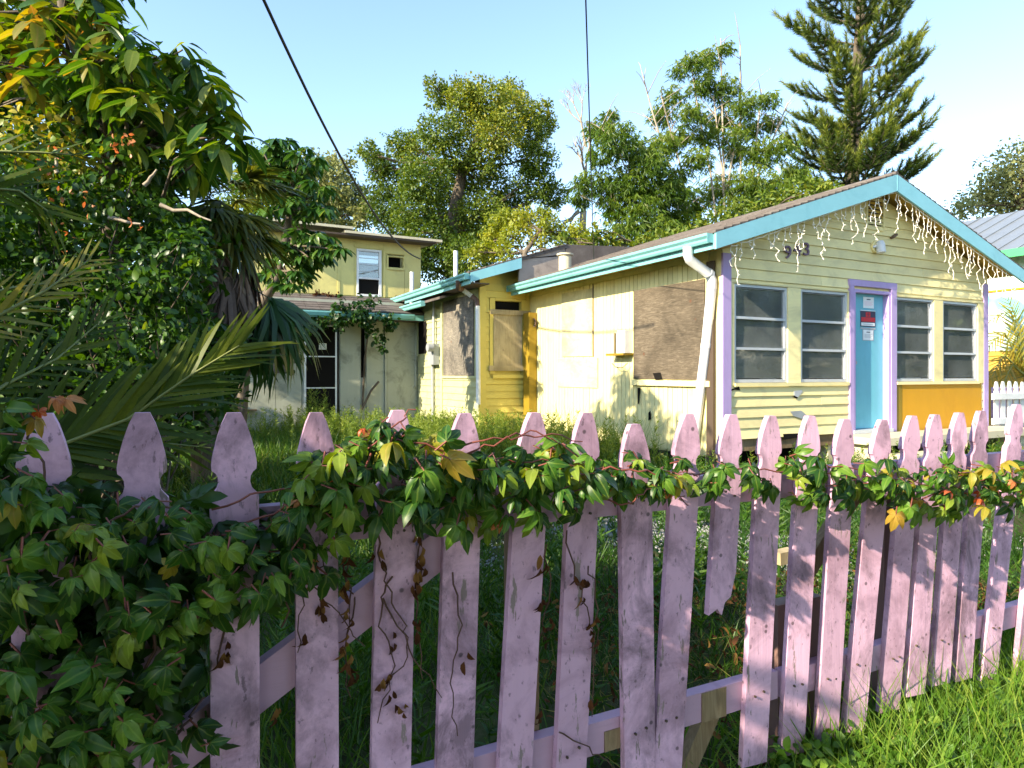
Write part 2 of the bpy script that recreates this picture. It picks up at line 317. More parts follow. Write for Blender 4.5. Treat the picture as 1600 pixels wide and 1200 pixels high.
# ---------------------------------------------------------------- walls made of boards round openings
def P(ax, u, out, z, plane):          # ax 'X': wall faces -Y at Y=plane; ax 'Y': wall faces -X at X=plane
    return (u, plane - out, z) if ax == 'X' else (plane - out, u, z)
def hexwall(mb, ax, plane, ub0, ub1, ut0, ut1, z0, z1, ob, ot, inn, mi=0):
    mb.hexa([P(ax, ub0, ob, z0, plane), P(ax, ub1, ob, z0, plane), P(ax, ub1, -inn, z0, plane), P(ax, ub0, -inn, z0, plane),
             P(ax, ut0, ot, z1, plane), P(ax, ut1, ot, z1, plane), P(ax, ut1, -inn, z1, plane), P(ax, ut0, -inn, z1, plane)], mi)
def cuts(u0, u1, blocks):
    segs = [(u0, u1)]
    for a, b in blocks:
        n = []
        for s, e in segs:
            if b <= s or a >= e: n.append((s, e))
            else:
                if a > s: n.append((s, a))
                if b < e: n.append((b, e))
        segs = n
    return [(s, e) for s, e in segs if e - s > .012]
def backing(ax, plane, u0, u1, z0, z1, holes, depth=.09, inset=.004):
    mb = MB(); zs = sorted({z0, z1, *[h[2] for h in holes], *[h[3] for h in holes]})
    for a, b in zip(zs, zs[1:]):
        if a < z0 or b > z1: continue
        for s, e in cuts(u0, u1, [(h[0], h[1]) for h in holes if h[2] < b - 1e-6 and h[3] > a + 1e-6]):
            hexwall(mb, ax, plane, s, e, s, e, a, b, -inset, -inset, depth)
    return mb
def lap_boards(part, ax, plane, u0, u1, z0, z1, course, holes, mat, gable=None, name='siding_board', seams=()):
    z = z0; k = 0
    while z < z1 - .02:
        zt = min(z + course, z1)
        zs = sorted({z, zt, *[x for h in holes for x in (h[2], h[3]) if z + .01 < x < zt - .01]})
        for a, b in zip(zs, zs[1:]):
            bl = [(h[0], h[1]) for h in holes if h[2] < b - .005 and h[3] > a + .005]
            gb = gable(a) if gable else (u0, u1); gt = gable(b - .003) if gable else (u0, u1)
            if gt[1] - gt[0] < .1: continue
            for s, e in cuts(gb[0], gb[1], bl):
                pcs = [(s, e)]
                for sm in seams:
                    if k % 3 == sm[1] and s + .3 < sm[0] < e - .3: pcs = [(s, sm[0] - .0015), (sm[0] + .0015, e)]
                for ps, pe in pcs:
                    ts = gt[0] if (abs(ps - gb[0]) < 1e-6) else ps; te = gt[1] if abs(pe - gb[1]) < 1e-6 else pe
                    fa = (a - z) / course; fb = (b - z) / course; j = U(-.0025, .0025); w0 = U(-.002, .002)
                    mb = MB(); hexwall(mb, ax, plane, ps, pe, ts, te, a + .001 + w0, b - .002 + w0*.5, .022 - .017*fa + j, .022 - .017*fb + j, .002)
                    mb.build(name, mat, part)
        z = zt; k += 1
def vert_boards(part, ax, plane, u0, u1, z0, z1, wd, holes, mat, name='wall_board', top=None):
    u = u0
    while u < u1 - .01:
        e = min(u + wd, u1); bl = [(h[2], h[3]) for h in holes if h[0] < e - .03 and h[1] > u + .03]
        for a, b in cuts(z0, z1, bl):
            j = U(-.003, .003); g = .004
            mb = MB(); hexwall(mb, ax, plane, u + g, e - g, u + g, e - g, a + U(0, .004), b, .014 + j, .014 + j, .002); mb.build(name, mat, part)
        u = e
def trim(part_name, mat, parent, ax, plane, u0, u1, z0, z1, out0, out1, label=None):
    mb = MB(); hexwall(mb, ax, plane, u0, u1, u0, u1, z0, z1, out1, out1, -out0); o = mb.build(part_name, mat, parent)
    if label: o['label'] = label
    return o

# ================================================================ the ground
gm, t, b = new_mat('yard soil and grass'); v = coord(t)
c = ramp(t, noise(t, v, .9, 8, .7), [(.3, (.035, .028, .018)), (.5, (.045, .055, .018)), (.7, (.06, .09, .022))])
c = mixc(t, maprange(t, noise(t, v, 14, 5, .7), .5, .7, 0, .6), c, (.10, .085, .05)); t.links.new(c, b.inputs['Base Color']); b.inputs['Roughness'].default_value = 1; b.inputs['Specular IOR Level'].default_value = .05
def gz(x, y): return .05*math.sin(x*1.3 + .6)*math.sin(y*1.1) * min(1, max(0, (y - 1.2)/2)) * (1 if y < 6 else max(0, 1 - (y - 6)/3)) - .02
mb = MB(); nx, ny = 60, 60; xs = [-4 + 20*i/nx for i in range(nx+1)]; ys = [-2 + 18*i/ny for i in range(ny+1)]
mb.add([(x, y, gz(x, y)) for y in ys for x in xs], [(j*(nx+1)+i, j*(nx+1)+i+1, (j+1)*(nx+1)+i+1, (j+1)*(nx+1)+i) for j in range(ny) for i in range(nx)], 0, True)
g = mb.build('yard_ground', gm); tag(g, 'dark overgrown yard soil between the fence and the houses', kind='structure')
mb = MB(); mb.add([(-500, -500, -.12), (500, -500, -.12), (500, 600, -.12), (-500, 600, -.12)], [(0, 1, 2, 3)])
tag(mb.build('ground', gm), 'flat grassy land stretching away round the houses', kind='structure')

mb = MB(); mb.add([(-60, -7.5, -.045), (80, -7.5, -.045), (80, -1.2, -.045), (-60, -1.2, -.045)], [(0, 1, 2, 3)]); tag(mb.build('bounce_road', plain('worn pale asphalt', (.16, .15, .14), .9)), 'unseen pale street added behind the camera to bounce light forward', kind='structure')  # unseen surface behind the camera, added to bounce sunlight forward
mb = MB(); mb.add([(-60, -1.2, -.035), (80, -1.2, -.035), (80, .5, -.035), (-60, .5, -.035)], [(0, 1, 2, 3)]); tag(mb.build('bounce_walk', plain('pale concrete walk', (.30, .28, .25), .9)), 'unseen pale walk added before the fence verge to bounce light', kind='structure')  # unseen pale strip, added to bounce sunlight onto fence and gable wall
# ================================================================ the cottage
FY, SX = 6.28, 6.17                       # planes of the gable wall and of the long side wall
XR = onY(1541, 560, FY).x; BACK = 11.34; Z0 = .42
EAX, EAZ, PITCH = 5.73, 2.94, .337
RX = (SX + XR)/2; OH = SX - EAX; XE = XR + OH; RY = 5.93
def roofz(x): return EAZ + PITCH*(min(x, 2*RX - x) - EAX)
H = thing('yellow_cottage', 'pale yellow weatherboard cottage with blue gable edge and turquoise front door', 'house', (SX, FY, 0))
# openings of the gable wall
def zy(px, py): return onY(px, py, FY).z
def xf(px): return onY(px, 560, FY).x
WT, WB = zy(1185, 446), zy(1185, 598)
wins = [(xf(1145), xf(1229)), (xf(1249), xf(1323)), (xf(1398), xf(1457)), (xf(1471), xf(1526))]
dx0, dx1 = xf(1331), xf(1389); dz0, dz1 = Z0 + .02, zy(1338, 452)
holes = [(a, b, WB, WT) for a, b in wins] + [(dx0, dx1, dz0, dz1)]
ht = zy(1150, 440); tr0, tr1 = xf(1324.5), xf(1397)
front = backing('X', FY, SX, XR, Z0, 2.86, holes).build('gable_wall', M['cream'], H)
mb = MB(); mb.extrude([(SX, FY+.004, 2.86), (XR, FY+.004, 2.86), (RX, FY+.004, roofz(RX) - .18)], (0, .086, 0)); mb.build('gable_backing', M['cream'], H)
yp0, yp1 = xf(1397.5), xf(1531); oz0, oz1 = onY(1460, 672, FY).z, WB - .03
blk = [(SX, SX + .13, 0, 2.74), (XR - .12, XR, 0, 2.74), (tr0, tr1, 0, zy(1330, 437)), (SX + .13, tr0, WB - .035, ht), (tr1, XR - .12, WB - .035, ht), (yp0 - .02, yp1 + .02, oz0, oz1 + .01)]
vx0, vx1, vz0, vz1 = xf(1353), xf(1377), zy(1365, 357), zy(1365, 314)
blk.append((vx0, vx1, vz0, vz1))
def gab(z): 
    zz = z + .16; d = max(0, (zz - EAZ)/PITCH - OH); return (SX + d, XR - d)
lap_boards(front, 'X', FY, SX, XR, Z0, roofz(RX) - .2, .137, blk, M['cream'], gab, seams=((8.0, 0), (10.3, 2), (9.1, 1)))
# flat casings round the windows
def cas(a, b, z0, z1, out=.026): trim('window_casing', M['cream'], front, 'X', FY, a, b, z0, z1, .003, out)
edges = [SX + .132, wins[0][0]], [wins[0][1], wins[1][0]], [wins[1][1], tr0 - .003], [tr1 + .003, wins[2][0]], [wins[2][1], wins[3][0]], [wins[3][1], XR - .122]
for a, b in edges: cas(a + .001, b - .001, WB - .033, WT + .003)
cas(SX + .132, tr0 - .003, WT + .005, ht, .03); cas(tr1 + .003, XR - .122, WT + .005, ht, .03)
for a, b in ((wins[0][0], wins[1][1]), (wins[2][0], wins[3][1])): trim('window_sill', M['cream'], front, 'X', FY, a, b, WB - .045, WB - .002, .028, .05)
# corner boards and the orange panel
o = trim('corner_board', M['purple'], H, 'X', FY, SX - .012, SX + .128, Z0 - .06, 2.78, .002, .036, 'purple painted corner board')
o = trim('corner_board', M['purple'], H, 'X', FY, XR - .118, XR + .012, Z0 - .06, 2.75, .002, .03, 'purple painted corner board')
o = trim('corner_board', M['darkbrown'], H, 'Y', SX, FY + .10, FY + .22, Z0 - .35, 2.70, .016, .05, 'dark brown board at the corner')
o = trim('lower_panel', M['orange'], H, 'X', FY, yp0, yp1, oz0, oz1, .002, .024, 'orange yellow panel under the windows')
trim('panel_edge', M['mustard'], H, 'X', FY, yp0 + .001, yp0 + .14, oz0 + .001, oz1 - .001, .0245, .028)
# windows: frame, three panes one above the other
def window(a, b, z0, z1, n=3):
    mb = MB(); fw = .045
    def bar(u0, u1, zz0, zz1, o0=-.045, o1=.008): hexwall(mb, 'X', FY, u0, u1, u0, u1, zz0, zz1, o1, o1, -o0)
    bar(a + .002, a + fw, z0 + .002, z1 - .002); bar(b - fw, b - .002, z0 + .002, z1 - .002); bar(a + fw, b - fw, z0 + .002, z0 + fw); bar(a + fw, b - fw, z1 - fw*.8, z1 - .002)
    ph = (z1 - z0 - fw*1.8)/n
    for k in range(1, n): zc = z0 + fw + ph*k; bar(a + fw, b - fw, zc - .016, zc + .016, -.04, .014)
    w_ = mb.build('window', M['alu'], H)
    for k in range(n):
        zc = z0 + fw + ph*k; m2 = MB(); tl = U(-.004, .006)
        hexwall(m2, 'X', FY, a + fw - .004, b - fw + .004, a + fw - .004, b - fw + .004, zc + .012, zc + ph - .012, -.018 + tl, -.018 - tl, .023); m2.build('pane', M['glass'], w_)
        m3 = MB(); hexwall(m3, 'X', FY, a + fw + .002, b - fw - .002, a + fw + .002, b - fw - .002, zc + ph - .015, zc + ph - .0125, .004, .004, .016); m3.build('pane_rail', M['alu'], w_)
    return w_
for a, b in wins: window(a, b, WB, WT)
# door: recessed leaf, jambs, purple architrave, threshold
D = MB().box(dx0 + .045, dx1 - .045, FY + .065, FY + .10, dz0 + .02, dz1 - .045).build('front_door', M['door'], H)
mb = MB(); mb.box(dx0, dx0 + .043, FY - .03, FY + .12, dz0, dz1); mb.box(dx1 - .043, dx1, FY - .03, FY + .12, dz0, dz1); mb.box(dx0 + .043, dx1 - .043, FY - .03, FY + .12, dz1 - .043, dz1); mb.build('door_jamb', M['purple'], H)
az = zy(1330, 437)
for a, b, z0, z1 in ((tr0, dx0 - .002, Z0 - .02, az - .09), (dx1 + .002, tr1, Z0 - .02, az - .09), (tr0 - .01, tr1 + .01, az - .088, az)):
    MB().box(a, b, FY - .042, FY - .001, z0, z1).build('architrave', M['purple'], H)
MB().box(dx0 - .02, dx1 + .02, FY - .06, FY + .12, dz0 - .04, dz0 + .012).build('threshold', M['alu'], H)
mb = MB(); kx = dx0 + .10; mb.tube([(kx, FY + .066, 1.42), (kx, FY + .03, 1.42)], .012); mb.tube([(kx, FY + .035, 1.42), (kx, FY + .005, 1.42), (kx, FY - .0, 1.42)], [.022, .027, .016], 12); mb.build('door_knob', M['metal'], D)
# dark room behind the windows
mb = MB(); mb.box(SX + .12, XR - .1, FY + 3.2, FY + 3.25, Z0, 2.9); mb.box(SX + .12, XR - .1, FY + .1, FY + 3.2, Z0 - .05, Z0 - .01); mb.box(SX + .12, XR - .1, FY + .1, FY + 3.2, 2.72, 2.76); mb.build('interior', M['room'], H)
MB().box(XR - .09, XR, FY + .095, BACK, .2, 2.86).build('far_side_wall', M['cream'], H)
# louvred vent under the apex
vf = MB(); vf.box(vx0 - .03, vx0, FY - .035, FY, vz0 - .02, vz1 + .02); vf.box(vx1, vx1 + .03, FY - .035, FY, vz0 - .02, vz1 + .02); vf.box(vx0, vx1, FY - .035, FY, vz0 - .03, vz0); vf.box(vx0, vx1, FY - .035, FY, vz1, vz1 + .03); vf.box(vx0, vx1, FY - .001, FY + .003, vz0, vz1, 1)
V_ = vf.build('gable_vent', [M['cream'], M['darkbrown']], H)
for k in range(7):
    z = vz0 + (vz1 - vz0)*(k + .25)/7; MB().hexa([(vx0, FY - .032, z - .02), (vx1, FY - .032, z - .02), (vx1, FY - .027, z - .02), (vx0, FY - .027, z - .02), (vx0, FY - .006, z + .028), (vx1, FY - .006, z + .028), (vx1, FY - .002, z + .028), (vx0, FY - .002, z + .028)]).build('slat', M['soffit'] if k > 2 else M['cream'], V_)
# holes broken through the boards
def broken(name, pts, plane, ax, mat):
    mb = MB(); q = [onY(x, y, plane) if ax == 'X' else onX(x, y, plane) for x, y in pts]; mb.extrude(q, (0, .006, 0) if ax == 'X' else (.006, 0, 0)); return mb.build(name, mat, H)
for pts, mt in (([(1144, 608), (1155, 604), (1156, 608), (1157, 610), (1148, 609), (1142, 611)], 'dark'), ([(1241, 611), (1253, 609.5), (1254, 612), (1247, 621), (1241, 618)], 'inkgrey'), ([(1241, 618), (1247, 621), (1245, 623), (1241, 621)], 'dark'),
                ([(1235, 643), (1252, 641.5), (1262, 650), (1257, 656), (1240, 650)], 'metal'), ([(1224, 678), (1250, 677), (1252, 683), (1226, 687)], 'dark')):
    broken('broken_hole', pts, FY - .027, 'X', M[mt])
# house numbers 9 4 3
def text_mesh(s, size, ext=.004):
    cu = bpy.data.curves.new('t', 'FONT'); cu.body = s; cu.size = size; cu.extrude = ext; cu.align_x = 'CENTER'; o = bpy.data.objects.new('t', cu); C.objects.link(o)
    bpy.context.view_layer.update(); me = bpy.data.meshes.new_from_object(o.evaluated_get(bpy.context.evaluated_depsgraph_get())); bpy.data.objects.remove(o); bpy.data.curves.remove(cu); return me
for ch, px, py in (('9', 1231, 404), ('4', 1246, 399.5), ('3', 1260, 399)):
    me = text_mesh(ch, .25, .008); me.materials.append(M['numeral']); me.name = 'house_number'; p = onY(px, py, FY - .034)
    o = put('house_number', me, H, p - base_of(H)); o.rotation_euler = (math.radians(90), 0, 0); o.scale = (1.25, 1, 1)
# flood lamp with its pale junction box, and the small camera bracket
p = onY(1366, 386, FY - .02); mb = MB(); mb.tube([p, p + Vector((0, -.035, 0))], .085, 14); L_ = mb.build('lamp_box', M['cream'], H)
q = onY(1375, 386, FY - .1); mb = MB(); mb.tube([q + Vector((-.09, .05, .0)), q + Vector((-.02, 0, .02))], .02); mb.tube([q + Vector((0, 0, .085)), q + Vector((0, -.005, .04)), q + Vector((0, -.02, -.085))], [.045, .062, .062], 14); mb.build('flood_lamp', M['white'], L_)
p = onY(1397, 369, FY - .05); mb = MB(); mb.beam(p + Vector((-.05, 0, -.03)), p + Vector((.05, 0, .03)), .05, .03); mb.build('lamp_bracket', M['brown'], H)

# long side wall of upright boards
YB = BACK
def yS(px): d = ray(px, 560); return SX*d.y/d.x
def zS(px, py): return onX(px, py, SX).z
bigp = (yS(1103.5), yS(992.5), 1.175, 2.50)
side = backing('Y', SX, FY + .094, YB, .18, 2.86, []).build('side_wall', M['cream_v'], H)
vert_boards(side, 'Y', SX, FY + .225, YB, .2, 2.74, .098, [], M['cream_v'])
MB().box(SX - .02, SX - .002, FY + .225, YB, 2.742, 2.84).build('frieze_board', M['cream_v'], H)
def panel(name, mat, y0, y1, z0, z1, out=.018, th=.013, lab=None, skew=0):
    mb = MB(); mb.hexa([(SX - out - th, y0, z0), (SX - out, y0, z0), (SX - out, y1, z0 + skew), (SX - out - th, y1, z0 + skew), (SX - out - th, y0, z1 - skew), (SX - out, y0, z1 - skew), (SX - out, y1, z1), (SX - out - th, y1, z1)]); o = mb.build(name, mat, H)
    if lab: o['label'] = lab
    return o
panel('window_boarding', M['ply'], *bigp, lab='large weathered brown plywood sheet over a side window', skew=.01)
panel('window_sill', M['cream_v'], bigp[0] - .12, bigp[1] + .03, 1.09, 1.165, .016, .05)
panel('window_boarding', M['ply_cream'], yS(928), yS(880), 1.55, 2.68, lab='cream washed plywood sheet toward the back of the side wall', skew=.015)
panel('patch_board', M['ply_cream'], yS(936), yS(873.5), 1.03, zS(905, 560), .020, .012, 'low cream patch board with a dark edge')
mb = MB(); mb.tube([(SX - .02, yS(928.5), 1.54), (SX - .024, yS(928.3), 2.74)], .008); mb.build('rust_streak_strip', M['brown'], H)
# meter cupboard on a small shelf
y0, y1 = yS(989), yS(966); mb = MB(); mb.box(SX - .15, SX - .016, y0, y1 - .18, zS(980, 552), zS(980, 517)); mb.box(SX - .155, SX - .15, y0 + .015, y1 - .2, zS(980, 552) + .02, zS(980, 517) - .02)
E_ = mb.build('utility_box', M['white'], H)
MB().box(SX - .2, SX - .016, y0 - .03, y1 + .05, zS(980, 552) - .035, zS(980, 552) - .003).build('shelf', M['mustard'], E_)
MB().tube([(SX - .13, y1 - .1, zS(980, 552)), (SX - .13, y1 - .1, zS(980, 517) - .03)], .014).build('conduit', M['darkbrown'], E_)
MB().tube([(SX - .1, y1 + .02, 1.42), (SX - .12, y1 - .1, 1.36), (SX - .12, y0 + .1, 1.35), (SX - .1, y0, 1.42)], .006).build('loose_cable', M['cable'], E_)
for pts in ([(1013, 645), (1016, 642), (1017, 655), (1013, 657)], [(996, 606), (1000, 606), (998, 632), (996.5, 630)], [(1020, 583), (1032, 582), (1035, 593), (1024, 594)]):
    mb = MB(); q = [onX(x, y, SX - .035) for x, y in pts]; mb.extrude(q, (.004, 0, 0)); mb.build('rot_hole', M['dark'], H)
# skirt below the gable siding, sill beam and piers: crawl space
mb = MB(); mb.box(SX + .05, XR, FY + .02, FY + .12, Z0 - .16, Z0 - .004); mb.build('sill_beam', M['wood'], H)
for x in (SX + .2, SX + 2.2, XR - .3): MB().box(x - .15, x + .15, FY + .05, FY + .35, -.1, Z0 - .162).build('pier', M['concrete'], H)
MB().box(SX + .1, XR, FY + .7, FY + .75, -.1, Z0 - .02).build('crawl_shade', M['dark'], H)  # near-black sheet stands in for the shade under the floor

# eaves: soffit, fascia, gutter, bargeboards, roof courses
SL = math.sqrt(1 + PITCH**2)
def roof_strip(mb, x0, x1, y0, y1, lift0, lift1, fz=roofz, mi=0):
    def q(x, y, l): return (x, y, fz(x) + l)
    mb.hexa([q(x0, y0, lift0 - .012), q(x1, y0, lift0 - .012), q(x1, y1, lift0 - .012), q(x0, y1, lift0 - .012), q(x0, y0, lift1), q(x1, y0, lift0 - .002), q(x1, y1, lift0 - .002), q(x0, y1, lift1)], mi)
RF = MB(); YE = 11.25
for sgn in (0, 1):
    a, b = (EAX, RX) if sgn == 0 else (2*RX - EAX, RX)
    RF.hexa([(a, RY, roofz(a) - .05), (b, RY, roofz(b) - .05), (b, YE, roofz(b) - .05), (a, YE, roofz(a) - .05), (a, RY, roofz(a) - .001), (b, RY, roofz(b) - .001), (b, YE, roofz(b) - .001), (a, YE, roofz(a) - .001)])
ROOF = RF.build('roof', M['soffit'], H); ROOF['label'] = 'low gable roof of weathered brown shingles'
NC = 26
for k in range(NC):
    x0 = EAX - .03 + (RX - EAX + .03)*k/NC; x1 = EAX - .03 + (RX - EAX + .03)*min(NC, k + 1.25)/NC
    for left in (True, False):
        a, b = (x0, x1) if left else (2*RX - x0, 2*RX - x1)
        mb = MB(); nseg = 14
        for s in range(nseg):
            ya = RY - .03 + (YE - RY + .03)*s/nseg; yb = RY - .03 + (YE - RY + .03)*(s + 1)/nseg - .006; l = U(0, .007)
            roof_strip(mb, a, b, ya, yb, .004 + .003, .022 + l)
        mb.build('shingle_course', M['shingle'], ROOF)
MB().tube([(RX, RY - .03, roofz(RX) + .01), (RX, YE, roofz(RX) - .02)], .035, 6).build('ridge_cap', M['shingle'], ROOF)
def barge(xa, xb):
    mb = MB(); za, zb = roofz(xa), roofz(xb); hgt = .19
    mb.hexa([(xa, RY - .03, za - hgt - .012), (xb, RY - .03, zb - hgt - .05), (xb, RY, zb - hgt - .05), (xa, RY, za - hgt - .012), (xa, RY - .03, za - .004), (xb, RY - .03, zb - .004), (xb, RY, zb - .004), (xa, RY, za - .004)])
    return mb.build('bargeboard', M['blue'], H)
barge(EAX - .02, RX - .002); barge(2*RX - EAX + .25, RX + .002)
trim('barge_joint', M['blue'], H, 'X', RY - .03, RX - .004, RX + .004, roofz(RX) - .235, roofz(RX) - .01, .0005, .004)
# rafters' undersides along the gable overhang
for left in (True, False):
    for k in range(7):
        f = k/7; xa = EAX + .1 + (RX - EAX - .15)*f; xb = xa + (RX - EAX)/7 - .012
        a, b = (xa, xb) if left else (2*RX - xa, 2*RX - xb)
        MB().hexa([(a, RY + .004, roofz(a) - .073), (b, RY + .004, roofz(b) - .073), (b, FY - .03, roofz(b) - .073), (a, FY - .03, roofz(a) - .073), (a, RY + .004, roofz(a) - .053), (b, RY + .004, roofz(b) - .053), (b, FY - .03, roofz(b) - .053), (a, FY - .03, roofz(a) - .053)]).build('soffit_board', M['soffit'], ROOF)
MB().box(EAX + .005, SX - .022, RY + .01, YE - .02, EAZ - .115, EAZ - .10).build('soffit', M['soffit'], H)
MB().box(EAX - .02, EAX + .002, RY + .002, YE, EAZ - .20, EAZ - .03).build('fascia', M['teal'], H)
def gutter(x, y0, y1, z, parent, name='gutter', d=.10):
    prof = [(0, 0), (0, -.11), (-.055, -.11), (-.07, -.085), (-.07, -.06), (-.1, -.03), (-.1, .0), (-.085, .0), (-.085, -.02), (-.06, -.05), (-.055, -.095), (-.012, -.095), (-.012, 0)]
    mb = MB(); mb.extrude([(x + a, y0, z + bz) for a, bz in prof], (0, y1 - y0, 0)); mb.box(x - .098, x - .001, y0 - .004, y0, z - .11, z - .001); mb.box(x - .098, x - .001, y1, y1 + .004, z - .11, z - .001)
    return mb.build(name, M['teal'], parent)
gutter(EAX - .021, RY + .02, YE - .01, EAZ - .02, H)
# corner downpipe
p0 = onX(1075, 382, EAX - .07); p0.z = EAZ - .12
pts = [p0, p0 + Vector((0, 0, -.10)), p0 + Vector((.02, .0, -.15)), onX(1108, 428, SX - .12), onX(1112, 438, SX - .085), onX(1112, 450, SX - .075), onX(1103, 540, SX - .075), onX(1089, 655, SX - .075), onX(1084, 700, SX - .08)]
mb = MB(); mb.tube(pts, .062, 14); DP = mb.build('downpipe', M['white'], H); DP['label'] = 'bent white downpipe at the corner'
for i in (3, 6): 
    d = (pts[i] - pts[i-1]).normalized(); MB().tube([pts[i] - d*.03, pts[i] + d*.03], .067, 14).build('pipe_joint', M['white'], DP)
# roof vent pipe and flue
p = onX(883, 404, 6.25); zb = roofz(6.25); mb = MB(); yv = p.y; mb.tube([(6.25, yv, zb - .02), (6.25, yv, zb + .25)], .115, 16); mb.tube([(6.25, yv, zb + .26), (6.25, yv, zb + .29)], .15, 16); mb.build('roof_vent', M['concrete'], H)

# step in front of the door
st = MB(); st.box(dx0 - .35, XR + .15, FY - .68, FY - .07, .30, .40); st.build('porch_slab', M['concrete'], H)
for x in (dx0 - .15, dx0 + 1.1, XR - .1): MB().box(x - .1, x + .1, FY - .6, FY - .15, -.1, .298).build('porch_block', M['concrete'], H)
MB().box(dx0 - .2, dx0 + .75, FY - 1.0, FY - .69, -.05, .2).build('step', M['concrete'], H)

# ---- rear addition of the cottage
BX = onY(750, 560, YB).x                      # its side wall faces the yard
YA = onX(690, 560, BX).y; YC = 14.85
def zB(px, py): return onY(px, py, YB).z
def xB(px): return onY(px, 560, YB).x
rear_z = lambda x: 3.06 + PITCH*(x - 4.7)
fw_ = backing('X', YB, BX, SX, .1, 3.05, [(xB(773), xB(813), zB(793, 487), zB(793, 471))]).build('addition_wall', M['yellow'], H)
mb = MB(); mb.extrude([(BX, YB + .004, 3.05), (SX, YB + .004, 3.05), (SX, YB + .004, rear_z(SX) - .08), (BX, YB + .004, rear_z(BX) - .08)], (0, .08, 0)); mb.build('addition_gable', M['yellow'], H)
cb = .11
lap_boards(fw_, 'X', YB, BX + cb, SX - .1, .12, 2.95, .135, [(xB(764), xB(822), zB(793, 590), zB(793, 466))], M['yellow'])
for k in range(2): pass
trim('corner_board', M['yellow'], fw_, 'X', YB, BX - .02, BX + cb - .002, .1, 3.1, .002, .03)
trim('corner_board', M['yellow'], fw_, 'X', YB, SX - .098, SX - .02, .1, 2.92, .002, .026)
# small boarded window: casing, cleats, plywood, sill
for a, b, z0, z1 in ((764.5, 772.5, 584, 467), (813.5, 821.5, 584, 467), (773, 813, 470.5, 466.5)): trim('casing', M['yellow'], fw_, 'X', YB, xB(a), xB(b), zB(793, z0), zB(793, z1), .002, .03)
trim('dark_opening', M['dark'], fw_, 'X', YB, xB(773), xB(813), zB(793, 487), zB(793, 471), -.06, -.05)
trim('room_back', M['soffit'], fw_, 'X', YB, xB(760), xB(820), zB(793, 500), zB(793, 460), -.5, -.45)
for a, b, z0, z1, mt, o1, nm in ((770, 814, 576, 491, 'ply_tan', .045, 'window_boarding'), (764, 826, 492.5, 485, 'ply_tan', .075, 'cleat'), (762, 824.5, 579.5, 571.5, 'ply_tan', .075, 'cleat'), (768, 818, 591, 585.5, 'yellow', .07, 'window_sill')):
    trim(nm, M[mt], fw_, 'X', YB, xB(a), xB(b), zB(793, z0), zB(793, z1), .0305 if o1 < .05 else .046, o1)
# corner post, its shadow put into dark mustard paint, with a rusty hook
mb = MB(); a, b = xB(829), xB(842); MB().box(SX - .19, SX - .03, YB - .32, YB - .08, 0, zB(832, 491)).build('corner_post', M['mustard'], H)
p = Vector((SX - .1, YB - .33, zB(832, 500))); MB().tube([p, p + Vector((.03, -.02, -.05)), p + Vector((.02, -.03, -.12)), p + Vector((0, -.01, -.16))], .018, 6).build('rusty_hook', M['brown'], H)
# yard-facing wall of the addition
def yX(px): d = ray(px, 560); return BX*d.y/d.x
def zX(px, py): return onX(px, py, BX).z
sw = backing('Y', BX, YB + .094, YC, .35, 3.0, []).build('addition_side_wall', M['palegreen'], H)
ya, yb_ = yX(741), yX(694)
lap_boards(sw, 'Y', BX, YB + .03, yb_ + .04, .46, zX(715, 590), .135, [], M['palegreen'])
lap_boards(sw, 'Y', BX, yb_ + .14, YC - .02, .3, 2.72, .14, [], M['palegreen'])
o = trim('window_boarding', M['ply_grey'], H, 'Y', BX, ya, yb_, zX(715, 587), zX(715, 466), .004, .02, 'dark grey weathered plywood over the side opening')
trim('sill_board', M['palegreen'], sw, 'Y', BX, YB + .03, yb_ + .03, zX(715, 591), zX(715, 587) - .004, .023, .05)
trim('corner_board', M['palegreen'], sw, 'Y', BX, yb_ + .042, yb_ + .138, .3, 2.78, .004, .034)
MB().box(BX + .12, BX + .16, YB + .1, yb_, -.1, .46).build('crawl_shade', M['dark'], H)  # near-black sheet in place of the shade below the addition
# narrow dark side window, meter and conduits
a, b = yX(668), yX(656); trim('dark_window', M['dark'], sw, 'Y', BX, a, b, zX(662, 553), zX(662, 503), .026, .032); trim('window_casing', M['palegreen'], sw, 'Y', BX, b + .002, b + .09, zX(662, 556), zX(662, 500), .024, .05)
p = onX(681, 552, BX - .03); mb = MB(); mb.box(BX - .16, BX - .024, p.y - .2, p.y + .16, p.z - .25, p.z + .2); MT = mb.build('meter_box', M['metal'], H)
q = onX(676, 543, BX - .17); MB().tube([q, q + Vector((-.12, 0, 0))], .09, 14).build('meter_dial', M['metal'], MT)
MB().tube([(BX - .08, p.y, p.z + .2), (BX - .08, p.y, 2.9)], .03, 8).build('conduit', M['metal'], MT)
MB().tube([(BX - .07, p.y + .1, p.z - .25), (BX - .06, p.y + .1, .1)], .03, 8).build('conduit', M['metal'], MT)
